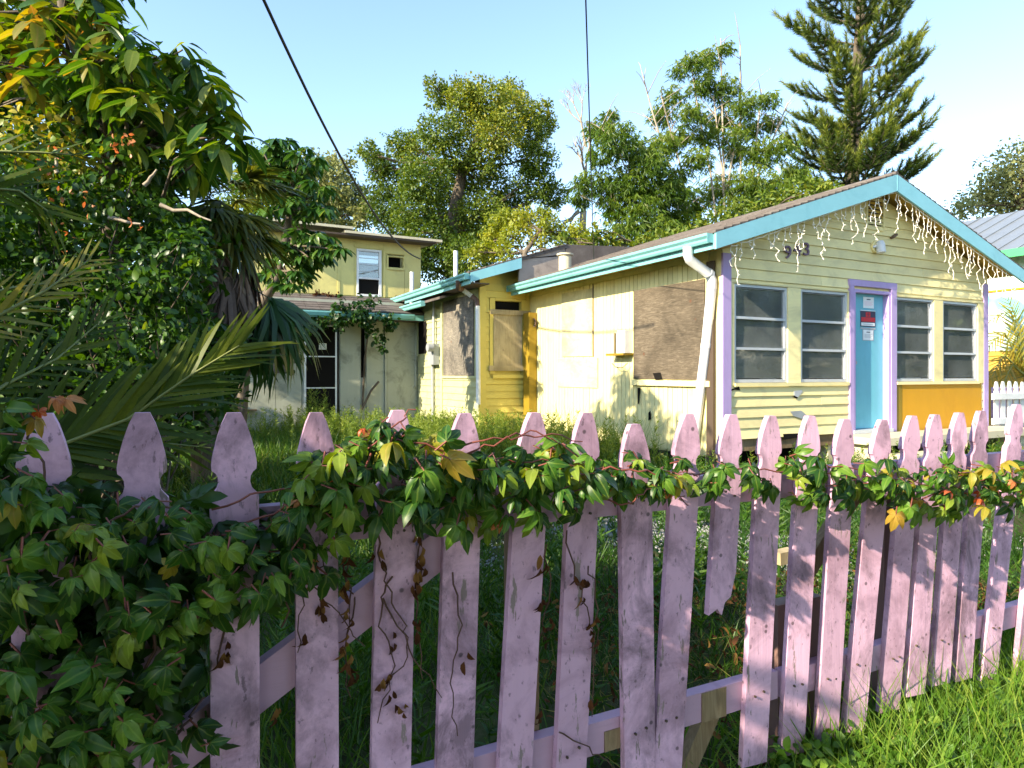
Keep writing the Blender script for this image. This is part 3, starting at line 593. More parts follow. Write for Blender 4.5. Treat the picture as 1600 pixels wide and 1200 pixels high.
# rear roof, its gutters and rake
RR = MB(); xe, xr = 4.7, 6.7; y0, y1 = 10.86, 15.2
RR.hexa([(xe, y0, rear_z(xe) - .06), (xr, y0, rear_z(xr) - .06), (xr, y1, rear_z(xr) - .06), (xe, y1, rear_z(xe) - .06), (xe, y0, rear_z(xe)), (xr, y0, rear_z(xr)), (xr, y1, rear_z(xr)), (xe, y1, rear_z(xe))])
RR.hexa([(xr, y0, rear_z(xr) - .5), (xr + 2.5, y0, rear_z(xr) - .1), (xr + 2.5, y1, rear_z(xr) - .1), (xr, y1, rear_z(xr) - .5), (xr, y0, rear_z(xr)), (xr + 2.5, y0, rear_z(xr) + .14), (xr + 2.5, y1, rear_z(xr) + .14), (xr, y1, rear_z(xr))])
RRo = RR.build('rear_roof', M['shingle'], H)
mb = MB(); mb.extrude([(5.70, y0 + .03, roofz(5.74) - .1), (RX, y0 + .03, roofz(RX) - .1), (RX, y0 + .03, rear_z(xr) + .12), (xr, y0 + .03, rear_z(xr) - .02), (5.70, y0 + .03, rear_z(5.70) - .02)], (0, .05, 0)); mb.build('roof_step', M['stepwall'], H)
for k in range(12):
    x0 = xe - .03 + (xr - xe)*k/12; x1 = xe - .03 + (xr - xe)*(k + 1.2)/12; mb = MB()
    for s in range(8): roof_strip(mb, x0, x1, y0 - .02 + (y1 - y0)*s/8, y0 - .02 + (y1 - y0)*(s + 1)/8 - .008, .008, .022 + U(0, .01), rear_z)
    mb.build('shingle_course', M['shingle'], RRo)
gutter(xe - .002, y0 + .02, yX(644) + .4, rear_z(xe) - .01, H); MB().box(xe + .0, xe + .02, y0 + .01, 14.6, rear_z(xe) - .2, rear_z(xe) - .065).build('fascia', M['teal'], H)
mb = MB(); xa, xb = xe, 5.72; mb.hexa([(xa, y0 - .03, rear_z(xa) - .17), (xb, y0 - .03, rear_z(xb) - .2), (xb, y0 - .002, rear_z(xb) - .2), (xa, y0 - .002, rear_z(xa) - .17), (xa, y0 - .03, rear_z(xa) - .005), (xb, y0 - .03, rear_z(xb) - .005), (xb, y0 - .002, rear_z(xb) - .005), (xa, y0 - .002, rear_z(xa) - .005)]); mb.build('bargeboard', M['blue'], H)
MB().box(xe + .02, BX - .03, y0, 14.6, rear_z(xe) - .19, rear_z(xe) - .17).build('soffit', M['darkbrown'], H)
# a second, lower gutter further back
zl = onX(688, 463, 4.72).z; gutter(4.72, yX(690) - .05, yX(650), zl, H); MB().hexa([(4.71, 12.4, zl - .05), (5.2, 12.4, zl + .1), (5.2, 14.8, zl + .1), (4.71, 14.8, zl - .05), (4.71, 12.4, zl), (5.2, 12.4, zl + .16), (5.2, 14.8, zl + .16), (4.71, 14.8, zl)]).build('lower_eave', M['shingle'], H)
# downpipe of the addition: brown elbows, white pipe
def pB(px, py, o=.09): return onX(px, py, BX - o)
mb = MB(); e0 = Vector((xe - .06, onX(716, 436, xe - .06).y, rear_z(xe) - .1)); L1 = [e0, e0 + Vector((0, 0, -.13)), pB(722, 452, .3)]; L2 = [pB(722, 452, .3), pB(737, 463, .14)]; L3 = [pB(737, 463, .14), pB(745, 470, .06), pB(746, 479, .06)]; L4 = [pB(746.5, 478, .06), pB(747.5, 632, .06)]
A_ = MB(); A_.tube(L1, .05, 10, 0); A_.tube(L2, .044, 10, 1); A_.tube(L3, .05, 10, 0); A_.tube(L4, .043, 10, 1); o = A_.build('downpipe', [M['brown'], M['white']], H); o['label'] = 'white downpipe with brown elbows'
# two thin vent pipes
for px, pb, pt in ((712, 428, 392), (643.5, 468, 425)):
    q0, q1 = onX(px, pb, 5.15 if px > 700 else 4.75), onX(px, pt, 5.15 if px > 700 else 4.75); MB().tube([q0 - Vector((0, 0, .15)), q1], .045, 10).build('vent_pipe', M['white'], H)

# ---- notices on the front door
DY = FY + .064
def notice(px0, px1, py0, py1, label, kind):
    a, b = onY(px0, py1, DY), onY(px1, py0, DY); T = thing('paper_notice' if kind < 2 else 'warning_sign', label, 'notice' if kind < 2 else 'sign', ((a.x + b.x)/2, DY, a.z))
    x0, x1, z0, z1 = a.x, b.x, a.z, b.z; w_, h_ = x1 - x0, z1 - z0; y = DY
    def r(nm, mt, u0, u1, v0, v1, lift): MB().box(x0 + u0*w_, x0 + u1*w_, y - lift, y - lift + .0012, z0 + v0*h_, z0 + v1*h_).build(nm, M[mt], T)
    if kind < 2:
        if kind == 1: r('border', 'inkgrey', -.06, 1.06, -.05, 1.04, .002)
        r('sheet', 'paper', 0, 1, 0, 1, .004)
        r('heading_print', 'ink', .32, .68, .74, .82, .0056)
        for k, v in enumerate((.55, .45, .35, .25)): r('print_line', 'pinkline' if kind == 0 else 'inkgrey', .12, .88 - .1*(k % 2), v, v + .035, .0056)
    else:
        r('sheet', 'ink', 0, 1, 0, 1, .004); r('red_band', 'red', .06, .97, .32, .60, .0056); r('red_square', 'red', .35, .66, .62, .93, .0056); r('white_band', 'paper', .05, .95, .06, .26, .0056)
        for k in range(2): r('square_print', 'ink', .49, .52, .66, .9, .0072) if k == 0 else r('square_print', 'ink', .4, .62, .77, .79, .0074)
        r('print_line', 'inkgrey', .15, .85, .14, .17, .0072); r('edge_strip', 'inkgrey', 0, 1, -.16, -.06, .004); r('edge_strip', 'paper', 0, 1, 1.01, 1.05, .004)
notice(1348.5, 1365, 465, 481, 'white paper notice, topmost of the sheets on the turquoise door', 0)
notice(1344, 1367.5, 487, 510, 'black and red warning sign between two papers on the turquoise door', 2)
notice(1348.5, 1364, 516, 531, 'white paper notice in a grey border, lowest on the turquoise door', 1)
# ---- things seen through the windows
a, b = onY(1399, 597, FY + .12), onY(1432, 566, FY + .12); mb = MB(); mb.hexa([(a.x, FY + .05, WB + .02), (b.x, FY + .06, WB + .02), (b.x, FY + .065, WB + .02), (a.x, FY + .055, WB + .02), (a.x, FY + .032, b.z), (b.x, FY + .04, b.z - .01), (b.x, FY + .045, b.z - .01), (a.x, FY + .037, b.z)])
tag(mb.build('white_board', M['paper']), 'white board leaning inside the window right of the turquoise door', 'board')
mb = MB(); n = 22; x0, x1 = wins[0][1] - .42, wins[0][1] - .12; pr = []
for i in range(n + 1): pr.append((x0 + (x1 - x0)*i/n, FY + .075 + .02*math.sin(i*1.5)))
vs = [(x + (.10 if z == 1 else 0), y, (WB + .02, WT - .4)[z]) for z in (0, 1) for x, y in pr]; mb.add(vs, [(i, i + 1, n + 2 + i, n + 1 + i) for i in range(n)], 0, True)
tag(mb.build('sheer_curtain', plain('grey sheer curtain', (.5, .52, .5), .9)), 'pale curtain hanging inside the window nearest the cottage corner', 'curtain')
mb = MB(); mb.box(wins[3][0], wins[3][1] - .2, FY + .3, FY + .5, WB - .1, WB + .05); tag(mb.build('storage_box', M['paper']), 'pale box lying inside the window farthest from the corner pipe', 'box')

# ---- icicle lights hanging from the bargeboards
IC = thing('icicle_lights', 'cream icicle string lights hanging along the blue gable edge', 'string lights', (RX, RY, roofz(RX) - .24))
def strand(px, py0, ln):
    top = onY(px, py0, RY + .02); mb = MB(); n = max(3, int(ln/7)); pts = [top + Vector((0, 0, .03))]
    z = top.z; L = ln/FPX*(top.x*F3.x + top.y*F3.y)
    for i in range(1, n + 1): pts.append(Vector((top.x + U(-.05, .05)*(1 if i > 1 else .3), RY + .02 + U(-.015, .02), top.z - L*i/n)))
    mb.tube(pts, .0042, 5)
    for p in pts[1:]:
        d = Vector((U(-1, 1), U(-.6, .2), U(-.9, .2))).normalized(); mb.tube([p, p + d*.016, p + d*.036], [.005, .0075, .003], 5)
    mb.build('light_strand', M['lights'], IC)
def edge(px):
    if px < 1412: x_ = onY(px, 400, RY + .02).x; return HY - (roofz(x_) - .24 - CZ)/(F3.x*x_ + F3.y*(RY + .02))*FPX
    x_ = onY(px, 400, RY + .02).x; return HY - (roofz(x_) - .24 - CZ)/(F3.x*x_ + F3.y*(RY + .02))*FPX
for px, ln in [(1143, 30), (1151, 62), (1159, 24), (1172, 12), (1178, 30), (1201, 22), (1212, 44), (1219, 14), (1227, 34), (1235, 18), (1246, 74), (1248, 40), (1256, 36), (1270, 12), (1280, 34), (1286, 66), (1294, 40), (1306, 10), (1315, 32), (1322, 16), (1331, 36), (1336, 60), (1345, 24), (1352, 56), (1360, 34), (1369, 66), (1374, 40), (1383, 20), (1389, 26)]: strand(px, edge(px), ln)
for px, ln in [(1402, 60), (1404, 30), (1416, 28), (1425, 40), (1431, 52), (1436, 46), (1443, 60), (1450, 30), (1456, 44), (1461, 48), (1473, 28), (1477, 52), (1484, 60), (1490, 66), (1497, 36), (1504, 40), (1511, 52), (1516, 44), (1522, 30), (1530, 52), (1537, 60), (1545, 40), (1552, 36), (1558, 44), (1566, 30), (1572, 34), (1580, 20), (1586, 14)]: strand(px, edge(px), ln)
mb = MB(); pp = [onY(px, edge(px), RY + .02) + Vector((0, 0, U(-.012, .012))) for px in range(1143, 1590, 8)]; mb.tube(pp, .006, 5); mb.build('light_wire', M['lights'], IC)

# ================================================================ two-storey house at the back
LY, UY = 14.9, 15.5
L = thing('two_storey_house', 'yellow two storey house with a low dark roof strip, behind the weeds', 'house', (2.5, LY, 0))
def xl(px): return onY(px, 560, LY).x
def zl_(px, py): return onY(px, py, LY).z
def xu(px): return onY(px, 420, UY).x
def zu(px, py): return onY(px, py, UY).z
X0 = -2.2; X1 = BX + .02
dl, dr = xl(477), xl(526)
lw = backing('X', LY, X0, X1, 0, 2.9, [(dl, xl(531), .02, zl_(500, 509)), (xl(330), xl(384), .15, zl_(360, 601)), (xl(564), xl(571.5), zl_(567, 590), zl_(567, 495))], .1).build('lower_wall', M['greywall'], L)
MB().box(X0 + .1, X1, LY + 1.6, LY + 1.65, 0, 2.9).build('dark_interior', M['dark'], L)
for a, b, z0, z1 in ((X0, xl(330) - .004, 0, 2.72), (xl(330), xl(384), zl_(360, 600.5), 2.72), (xl(384) + .004, xl(430), 0, zl_(420, 584)), (xl(430) + .008, dl - .09, 0, zl_(420, 584)), (xl(384) + .004, xl(397), zl_(420, 583.5), 2.72), (xl(456), dl - .09, zl_(420, 583.5), 2.72), (dl - .086, xl(531) + .02, zl_(500, 505), 2.72), (xl(531.5), xl(563), 0, 2.72), (xl(572.5), xl(600), .0, 2.72)):
    trim('wall_panel', M['greywall'], lw, 'X', LY, a, b, z0, z1, .001, .016 + U(0, .006))
o = trim('pale_side_door', M['greywall'], L, 'X', LY, xl(604), xl(650), 0, zl_(627, 494), .002, .045, 'flat pale boarded doorway'); 
trim('door_post', M['greywall'], L, 'X', LY, xl(600.5), xl(603.5), 0, 2.72, .002, .06)
MB().tube([onY(650, 500, LY - .06), onY(650, 602, LY - .06), onY(647, 606, LY - .06)], .03, 8).build('drain_pipe', M['greywall'], L)
trim('window_boarding', M['ply_grey'], L, 'X', LY, xl(398), xl(455), zl_(420, 583), zl_(420, 521), .001, .03, 'grey weathered board over the window')
trim('crawl_ledge', M['wood'], L, 'X', LY, xl(325), xl(400), zl_(360, 642), zl_(360, 640), .002, .2)
# screen door
SD = MB(); y = LY - .03
def sd(a, b, z0, z1): SD.box(xl(a), xl(b), y, y + .03, zl_(500, z0), zl_(500, z1))
sd(474.5, 478, 660, 507); sd(523.5, 526, 660, 507); sd(478, 523.5, 510, 507)
for z in (558, 607): sd(478, 523.5, z, z - 1.8)
SDo = SD.build('screen_door', M['alu'], L)
for z0, z1 in ((556.2, 510), (605.2, 558), (660, 607)): MB().box(xl(478), xl(523.5), y + .012, y + .016, zl_(500, z0), zl_(500, z1)).build('screen_panel', M['dark'], SDo)
NP = thing('paper_notice', 'small white notice taped on the dark screen door at the back', 'notice', onY(504, 546, LY - .035))
a, b = onY(498.5, 546, LY - .035), onY(510.5, 536.5, LY - .035); MB().box(a.x, b.x, LY - .024, LY - .0225, a.z, b.z).build('sheet', M['paper'], NP)
for k in range(4): MB().box(a.x + .02, b.x - .03 - .02*(k % 2), LY - .0256, LY - .0245, b.z - .03 - .028*k, b.z - .02 - .028*k).build('print_line', M['inkgrey'], NP)
# the lean-to roof strip
ez = onY(560, 487, LY - .5).z; tz = zu(560, 464)
lr = MB(); lr.hexa([(X0 - .2, LY - .5, ez - .04), (X1 - .02, LY - .5, ez - .04), (X1 - .02, UY, tz - .04), (X0 - .2, UY, tz - .04), (X0 - .2, LY - .5, ez), (X1 - .02, LY - .5, ez), (X1 - .02, UY, tz), (X0 - .2, UY, tz)]); LR = lr.build('lean_to_roof', M['shingle'], L)
for k in range(7):
    f0, f1 = k/7, (k + 1.2)/7; mb = MB(); n = 26
    for s in range(n):
        a, b = X0 - .2 + (X1 - X0 + .18)*s/n, X0 - .2 + (X1 - X0 + .18)*(s + 1)/n - .008; l = U(0, .012)
        ya, yb = LY - .52 + (UY - LY + .5)*f0, min(UY - .003, LY - .52 + (UY - LY + .5)*f1); za, zb = ez + (tz - ez)*f0, ez + (tz - ez)*min(1, f1)
        mb.hexa([(a, ya, za + .004), (b, ya, za + .004), (b, yb, zb + .002), (a, yb, zb + .002), (a, ya, za + .02 + l), (b, ya, za + .02 + l), (b, yb, zb + .008), (a, yb, zb + .008)])
    mb.build('shingle_course', M['shingle'], LR)
MB().box(X0 - .2, X1 - .05, LY - .525, LY - .502, ez - .15, ez - .03).build('fascia', M['teal'], L)
mb = MB(); prof = [(0, 0), (0, -.1), (-.06, -.1), (-.09, -.03), (-.09, 0), (-.08, 0), (-.055, -.085), (-.01, -.085), (-.01, 0)]
mb.extrude([(xl(440), LY - .527 + a, ez - .02 + bz) for a, bz in prof], (X1 - .3 - xl(440), 0, 0)); mb.build('gutter', M['teal'], L)
MB().box(X0, X1, LY - .48, LY - .002, ez - .16, ez - .14).build('soffit', M['darkbrown'], L)
# upper storey
XA, XB_ = xu(395), xu(657.5); UT = zu(600, 373)
uh = [(xu(558), xu(595), zu(576, 463), zu(576, 391)), (xu(605.5), xu(631), zu(618, 418), zu(618, 398))]
uw = backing('X', UY, XA, XB_, tz - .1, UT, uh, .1).build('upper_wall', M['upper'], L)
MB().box(XA, XB_, UY + 3.5, UY + 3.6, tz - .3, UT - .02).build('upper_back_wall', M['dark'], L); MB().box(XB_ - .1, XB_ - .002, UY + .102, UY + 3.5, tz - .3, UT).build('upper_side_wall', M['upper'], L); MB().box(XA, XA + .1, UY + .102, UY + 3.5, tz - .3, UT).build('upper_side_wall', M['upper'], L)
us = [XA, xu(440), xu(482), xu(529), xu(553)]
for a, b in zip(us, us[1:]): trim('wall_panel', M['upper'], uw, 'X', UY, a + .006, b - .006, tz + .03, UT - .03, .001, .014)
trim('wall_panel', M['upper'], uw, 'X', UY, xu(553) + .006, xu(600) - .003, zu(576, 388), UT - .03, .001, .014); trim('wall_panel', M['upper'], uw, 'X', UY, xu(600), xu(657), zu(618, 397), UT - .03, .001, .016)
trim('wall_panel', M['upper'], uw, 'X', UY, xu(632), xu(657), tz + .03, zu(618, 397.3), .001, .016); trim('wall_panel', M['upper'], uw, 'X', UY, xu(600), xu(631.5), tz + .03, zu(618, 418.5), .001, .016)
for a in (529, 600): trim('batten', M['upper'], uw, 'X', UY, xu(a) - .025, xu(a) + .025, tz + .02, UT - .02, .0165, .03)
wv = MB()
def ub(mb, a, b, z0, z1, o0, o1): hexwall(mb, 'X', UY, xu(a), xu(b), xu(a), xu(b), zu(576, z0), zu(576, z1), o1, o1, -o0)
ub(wv, 557, 560, 463, 390, -.05, .035); ub(wv, 592, 595.5, 463, 390, -.05, .035); ub(wv, 560, 592, 393, 390, -.05, .035); ub(wv, 560, 592, 463.5, 460, -.05, .04); ub(wv, 560, 592, 436.5, 434, -.05, .03)
UW = wv.build('jalousie_window', M['white'], L)
for k in range(4): m2 = MB(); z0 = 434 - 10.2*k; ub(m2, 560, 592, z0 - .3, z0 - 9.7, -.02, -.012 + .004); m2.build('pane', M['glass'], UW); m3 = MB(); ub(m3, 560, 592, z0 - 9.6, z0 - 10.2, -.03, .012); m3.build('slat_clip', M['alu'], UW)
m4 = MB(); ub(m4, 560, 592, 460, 436.5, -.045, -.04); m4.build('open_sash', M['dark'], UW)
AC = MB(); ub(AC, 604.5, 606.5, 419, 397, -.06, .03); ub(AC, 630, 632, 419, 397, -.06, .03); ub(AC, 606.5, 630, 398.7, 397, -.06, .03); ub(AC, 606.5, 630, 419.2, 417.5, -.06, .05); AC.build('wall_opening_frame', M['upper'], L)
trim('wall_opening', M['dark'], L, 'X', UY, xu(606.5), xu(630), zu(618, 417.5), zu(618, 398.7), -.3, -.25)
rz = zu(600, 375)
for a, b, dz, nm in ((388, 545, .12, 'roof_sheet'), (532, 681, .015, 'roof_sheet')):
    mb = MB(); ya = UY - .45; mb.hexa([(xu(a), ya, rz + dz - .02), (xu(b), ya, rz + dz - .03), (xu(b), UY + 4, rz + dz + .3), (xu(a), UY + 4, rz + dz + .3), (xu(a), ya, rz + dz + .035), (xu(b), ya, rz + dz + .025), (xu(b), UY + 4, rz + dz + .36), (xu(a), UY + 4, rz + dz + .36)]); mb.build(nm, M['concrete'], L)
MB().box(xu(395), xu(672), UY - .42, UY - .01, rz - .05, rz - .012).build('roof_edge', M['darkbrown'], L)
for i in range(0): x = xu(420 + 26*i); MB().box(x, x + .05, UY - .4, UY - .012, rz - .1, rz - .052).build('rafter_end', M['upper'], L)

# ================================================================ service wires
def wire(name, label, p0, p1, sag, r):
    mb = MB(); n = 24; mb.tube([p0.lerp(p1, i/n) - Vector((0, 0, sag*4*(i/n)*(1 - i/n))) for i in range(n + 1)], r, 6); tag(mb.build(name, M['cable']), label, 'cable')
wire('power_line', 'thick black power line sagging down to the two storey house', at(385, -60, 6.0), onY(656, 404, UY - .05), .55, .017)
wire('service_wire', 'thin dark wire dropping straight down to the cottage gutter', at(914, -40, 4.5), onX(928, 405, EAX - .1), .02, .006)
# ================================================================ plants
def np_put(name, v, f, mats, parent, tint=None, mi=None, kind=None, smooth=False):
    off = np.array(base_of(parent)) if parent is not None else 0
    o = put(name, np_mesh(name, np.asarray(v) - off, f, mats, tint, mi, smooth), parent)
    if kind: o['kind'] = kind
    return o
def leafcloud(centres, radii, n, size, tpl, droop=0.0, shell=.55, flat=.8, tints=None, jitter=.22, up=.25, sub=9):
    """n leaves spread in small sprays through a set of lumpy ellipsoids"""
    cs = np.array([tuple(c) for c in centres]); rs = np.array(radii, float); wts = rs**2; wts /= wts.sum()
    ns = max(1, n//sub); ci = rng.choice(len(cs), ns, p=wts)
    d = rdir(ns); r = rs[ci]*(shell + (1.08 - shell)*rng.random(ns)**.6)*(1 + .15*np.clip(rng.normal(size=ns), -1.6, 1.6))
    sp = cs[ci] + d*r[:, None]*np.array([1, 1, flat])
    k = rng.integers(0, ns, n); off = np.clip(rng.normal(size=(n, 3)), -1.8, 1.8)*(rs[ci[k]]*jitter)[:, None]*.5
    pos = sp[k] + off
    dr = unit(d[k]*.6 + rdir(n)*.9 + np.array([0, 0, -droop])); nr = unit(rdir(n)*.8 + np.array([0, 0, up + .5]) + d[k]*.4)
    sz = size*rng.uniform(.6, 1.25, n); v, f, m = scatter(tpl, pos, dr, nr, sz)
    st = rng.random(ns)*.35
    t = np.clip((tints[ci[k]] if tints is not None else .35) + (st[k] - .17) + rng.normal(size=n)*.13, 0, 1)
    return v, f, np.repeat(t, m)
def join(parts):
    vs, fs, ts, o = [], [], [], 0
    for v, f, t in parts: vs.append(v); fs.append(f + o); ts.append(t); o += len(v)
    return np.concatenate(vs), np.concatenate(fs), np.concatenate(ts)
def limb(mb, a, b, r0, r1, wob=.12, n=6, seg=5, mi=0):
    a = Vector(a); b = Vector(b); L = (b - a).length
    pts = [a.lerp(b, i/seg) + (Vector((U(-1, 1), U(-1, 1), U(-.6, .9)))*wob*L*.4 if 0 < i < seg else Vector()) for i in range(seg + 1)]
    mb.tube(pts, [r0 + (r1 - r0)*i/seg for i in range(seg + 1)], n, mi, False); return pts
def tree(name, label, cat, trunk, clumps, n, size, leaf, bark='bark', r0=.25, tpl=DIAMOND, group=None, droop=.1, flat=.8, tints=None, twigs=True, shell=.55, jitter=.3):
    """trunk: world points from the ground up; clumps: (centre, radius)"""
    T = thing(name, label, cat, trunk[0], group); mb = MB(); k = len(trunk)
    mb.tube(trunk, [r0*(1 - .7*i/(k-1)) for i in range(k)], 9, 0, False)
    for c, r in clumps:
        j = min(range(1, k), key=lambda i: (Vector(trunk[i]) - Vector(c)).length + max(0, trunk[i][2] - c[2])*2)
        pts = limb(mb, trunk[j], c, r0*.3*(1 - .6*j/k), .015, .14, 5)
        if twigs:
            for q in range(3): limb(mb, pts[-2 - q % 2], Vector(c) + Vector((U(-1, 1), U(-1, 1), U(-.6, .9)))*r*.85, .025, .006, .15, 4, 3)
    mb.build('trunk', M[bark], T)
    v, f, t = leafcloud([c for c, r in clumps], [r for c, r in clumps], n, size, tpl, droop, shell, flat, None if tints is None else np.array(tints), jitter)
    np_put('crown', v, f, G[leaf], T, t); return T
def px_clumps(lst, t0, spread=.8):
    out = []
    for x, y, r in lst:
        t = t0*(1 + U(-.06, .06)*spread); out.append((at(x, y, t), r*t0/FPX))
    return out

# ---- background trees
oak = [(678, 135, 16), (690, 150, 24), (725, 150, 30), (760, 158, 36), (796, 145, 26), (800, 172, 34), (835, 178, 26), (850, 195, 22), (687, 206, 34), (735, 195, 36), (780, 205, 36), (828, 212, 30), (627, 225, 26), (574, 238, 20), (592, 258, 24), (650, 240, 36), (706, 244, 30), (764, 244, 36), (836, 250, 32), (612, 285, 38), (660, 285, 40), (708, 285, 36), (765, 290, 40), (836, 285, 34), (862, 305, 26), (600, 322, 34), (648, 328, 38), (700, 330, 40), (750, 335, 40), (800, 325, 34), (625, 362, 36), (672, 368, 40), (718, 370, 40), (765, 365, 36), (690, 405, 44), (740, 405, 40), (640, 400, 36)]
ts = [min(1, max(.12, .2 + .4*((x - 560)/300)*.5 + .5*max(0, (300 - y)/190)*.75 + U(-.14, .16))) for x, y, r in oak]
tb = at(715, 560, 25.5); tb.z = 0
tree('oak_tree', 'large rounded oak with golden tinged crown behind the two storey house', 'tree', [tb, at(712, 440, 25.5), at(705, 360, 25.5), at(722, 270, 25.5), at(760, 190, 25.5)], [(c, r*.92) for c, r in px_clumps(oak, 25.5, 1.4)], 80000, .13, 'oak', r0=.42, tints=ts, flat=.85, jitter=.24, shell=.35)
far1 = [(500, 270, 30), (530, 262, 24), (520, 300, 34), (555, 310, 30), (490, 310, 34), (545, 345, 30), (510, 345, 34), (572, 335, 22), (480, 345, 30)]
tb = at(520, 560, 30); tb.z = 0
tree('hazy_tree', 'pale loose tree above the left end of the upper storey roof', 'tree', [tb, at(520, 420, 30), at(522, 340, 30), at(525, 280, 30)], px_clumps(far1, 30), 9000, .2, 'far', r0=.25, shell=.2)
far0 = [(420, 255, 30), (450, 262, 26), (400, 290, 36), (440, 300, 34), (470, 320, 30), (380, 330, 40)]
tb = at(430, 560, 22); tb.z = 0
tree('bushy_tree', 'dull green tree peeping over the umbrella tree on the left', 'tree', [tb, at(430, 420, 22), at(432, 300, 22)], px_clumps(far0, 22), 7000, .17, 'oak', r0=.2, tints=[.35]*6, shell=.3)
yel = [(785, 345, 20), (800, 365, 18), (770, 372, 16), (820, 345, 20), (838, 372, 20), (858, 350, 18), (880, 368, 22), (905, 365, 18), (918, 380, 14), (760, 392, 18), (850, 335, 12), (790, 395, 22), (740, 398, 16)]
tb = at(815, 560, 19); tb.z = 0
tree('yellow_tree', 'small yellow leaved tree just above the cottage back roof', 'tree', [tb, at(815, 440, 19), at(820, 395, 19), at(845, 360, 19)], px_clumps(yel, 19), 7500, .11, 'yellow', r0=.16, tints=[U(.35, .8) for _ in yel], shell=.3, jitter=.45)
# bare grey tree between oak and bamboo
tb = at(905, 560, 27); tb.z = 0
T = thing('bare_tree', 'leafless grey tree between the oak and the bamboo', 'tree', tb); mb = MB()
def twig(p, d, L, r, k):
    q = p + d*L; mb.tube([p, p.lerp(q, .5) + Vector((U(-1, 1), U(-1, 1), U(-1, 1)))*L*.06, q], [r, r*.8, r*.6], 5, 0, False)
    if k == 0: return
    for i in range(3 if k > 1 else 4): twig(p.lerp(q, U(.55, 1)), (d + Vector((U(-1, 1), U(-1, 1), U(-.4, .8)))*.62).normalized(), L*U(.5, .75), r*.55, k - 1)
a = at(912, 330, 27); mb.tube([tb, at(905, 440, 27), a], [.22, .18, .14], 7, 0, False)
for px, py, px2, py2 in ((912, 330, 918, 225), (908, 290, 880, 300), (905, 330, 885, 350)): twig(at(px, py, 27), (at(px2, py2, 27) - at(px, py, 27)).normalized(), (at(px2, py2, 27) - at(px, py, 27)).length*.6, .10, 3)
twig(at(916, 230, 27), Vector((-.25, 0, 1)).normalized(), 1.2, .06, 4)
mb.build('trunk', M['palebark'], T)
# bamboo: bright drooping clump on the left, tall pale culms on the right
def bamboo(label, base, culms, clumps, n, r=.035, tint=.5, bark='palebark', size=.22):
    T = thing('bamboo_clump', label, 'bamboo', base, 'bamboo behind the cottage')
    for pts in culms:
        m = MB(); k = len(pts); pts = [Vector(p) for p in pts]; m.tube(pts, [r*(1 - .6*i/(k-1)) for i in range(k)], 6, 0, False)
        for i in range(1, k):
            for j in range(5):
                p = pts[i-1].lerp(pts[i], U(0, 1)); d = Vector((U(-1, 1), U(-1, 1), U(.3, 1.2))).normalized(); L = U(.5, 1.3); m.tube([p, p + d*L*.6, p + d*L + Vector((0, 0, -.12))], [.014, .01, .004], 4, 0, False)
        m.build('culm', M[bark], T)
    cs = [c for c, q in clumps]; rs = [q for c, q in clumps]
    # sprays of five or six narrow hanging leaves
    ns = n//6; ci = rng.choice(len(cs), ns, p=np.array(rs)**2/np.sum(np.array(rs)**2)); d = rdir(ns)
    sp = np.array([tuple(c) for c in cs])[ci] + d*(np.array(rs)[ci]*(.25 + .8*rng.random(ns)))[:, None]*np.array([1, 1, .85])
    k = np.repeat(np.arange(ns), 6); fan = rng.normal(size=(ns*6, 3))*np.array([.55, .55, .25]); dr = unit(fan + d[k]*np.array([.35, .35, 0]) + np.array([0, 0, -.75]))
    sz = size*rng.uniform(.6, 1.2, len(k)); v, f, m_ = scatter(blade2(.17, .12), sp[k], dr, rdir(len(k), .3), sz, sz*.8)
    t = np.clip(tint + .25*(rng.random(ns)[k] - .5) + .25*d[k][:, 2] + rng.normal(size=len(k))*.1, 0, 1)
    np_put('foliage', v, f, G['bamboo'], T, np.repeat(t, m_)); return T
lb = [(935, 205, 26), (965, 215, 34), (990, 240, 36), (1020, 255, 32), (940, 245, 26), (915, 285, 24), (905, 310, 18), (950, 290, 34), (990, 290, 40), (1030, 300, 36), (960, 325, 30), (1000, 335, 40), (1045, 340, 36), (980, 365, 34), (1030, 370, 40), (955, 180, 16), (1060, 300, 30), (1070, 360, 40)]
tb = at(1010, 560, 20); tb.z = 0
bamboo('bright green bamboo clump drooping left beside the bare tree', tb, [[tb, at(1005, 420, 20), at(990, 300, 20), at(960, 215, 20), at(930, 195, 20)], [tb, at(1020, 400, 20), at(1025, 300, 20), at(1000, 230, 20)], [tb, at(1000, 420, 20), at(960, 330, 20), at(905, 305, 20)]], px_clumps(lb, 20), 27000, tint=.5)
rb = [(1035, 180, 26), (1060, 110, 20), (1085, 95, 22), (1110, 90, 22), (1135, 75, 14), (1100, 130, 28), (1130, 140, 28), (1050, 150, 24), (1080, 180, 26), (1125, 190, 30), (1165, 165, 26), (1200, 155, 20), (1210, 190, 20), (1180, 200, 28), (1190, 240, 32), (1150, 240, 26), (1090, 250, 26), (1120, 300, 36), (1170, 290, 38), (1210, 290, 28), (1190, 320, 34), (1150, 330, 34), (1080, 320, 30), (1040, 225, 26), (1225, 230, 24), (1240, 275, 28), (1228, 312, 28), (1100, 212, 24), (1145, 212, 26), (1062, 215, 24), (1055, 275, 26)]
tb = at(1130, 560, 21); tb.z = 0
cul = []
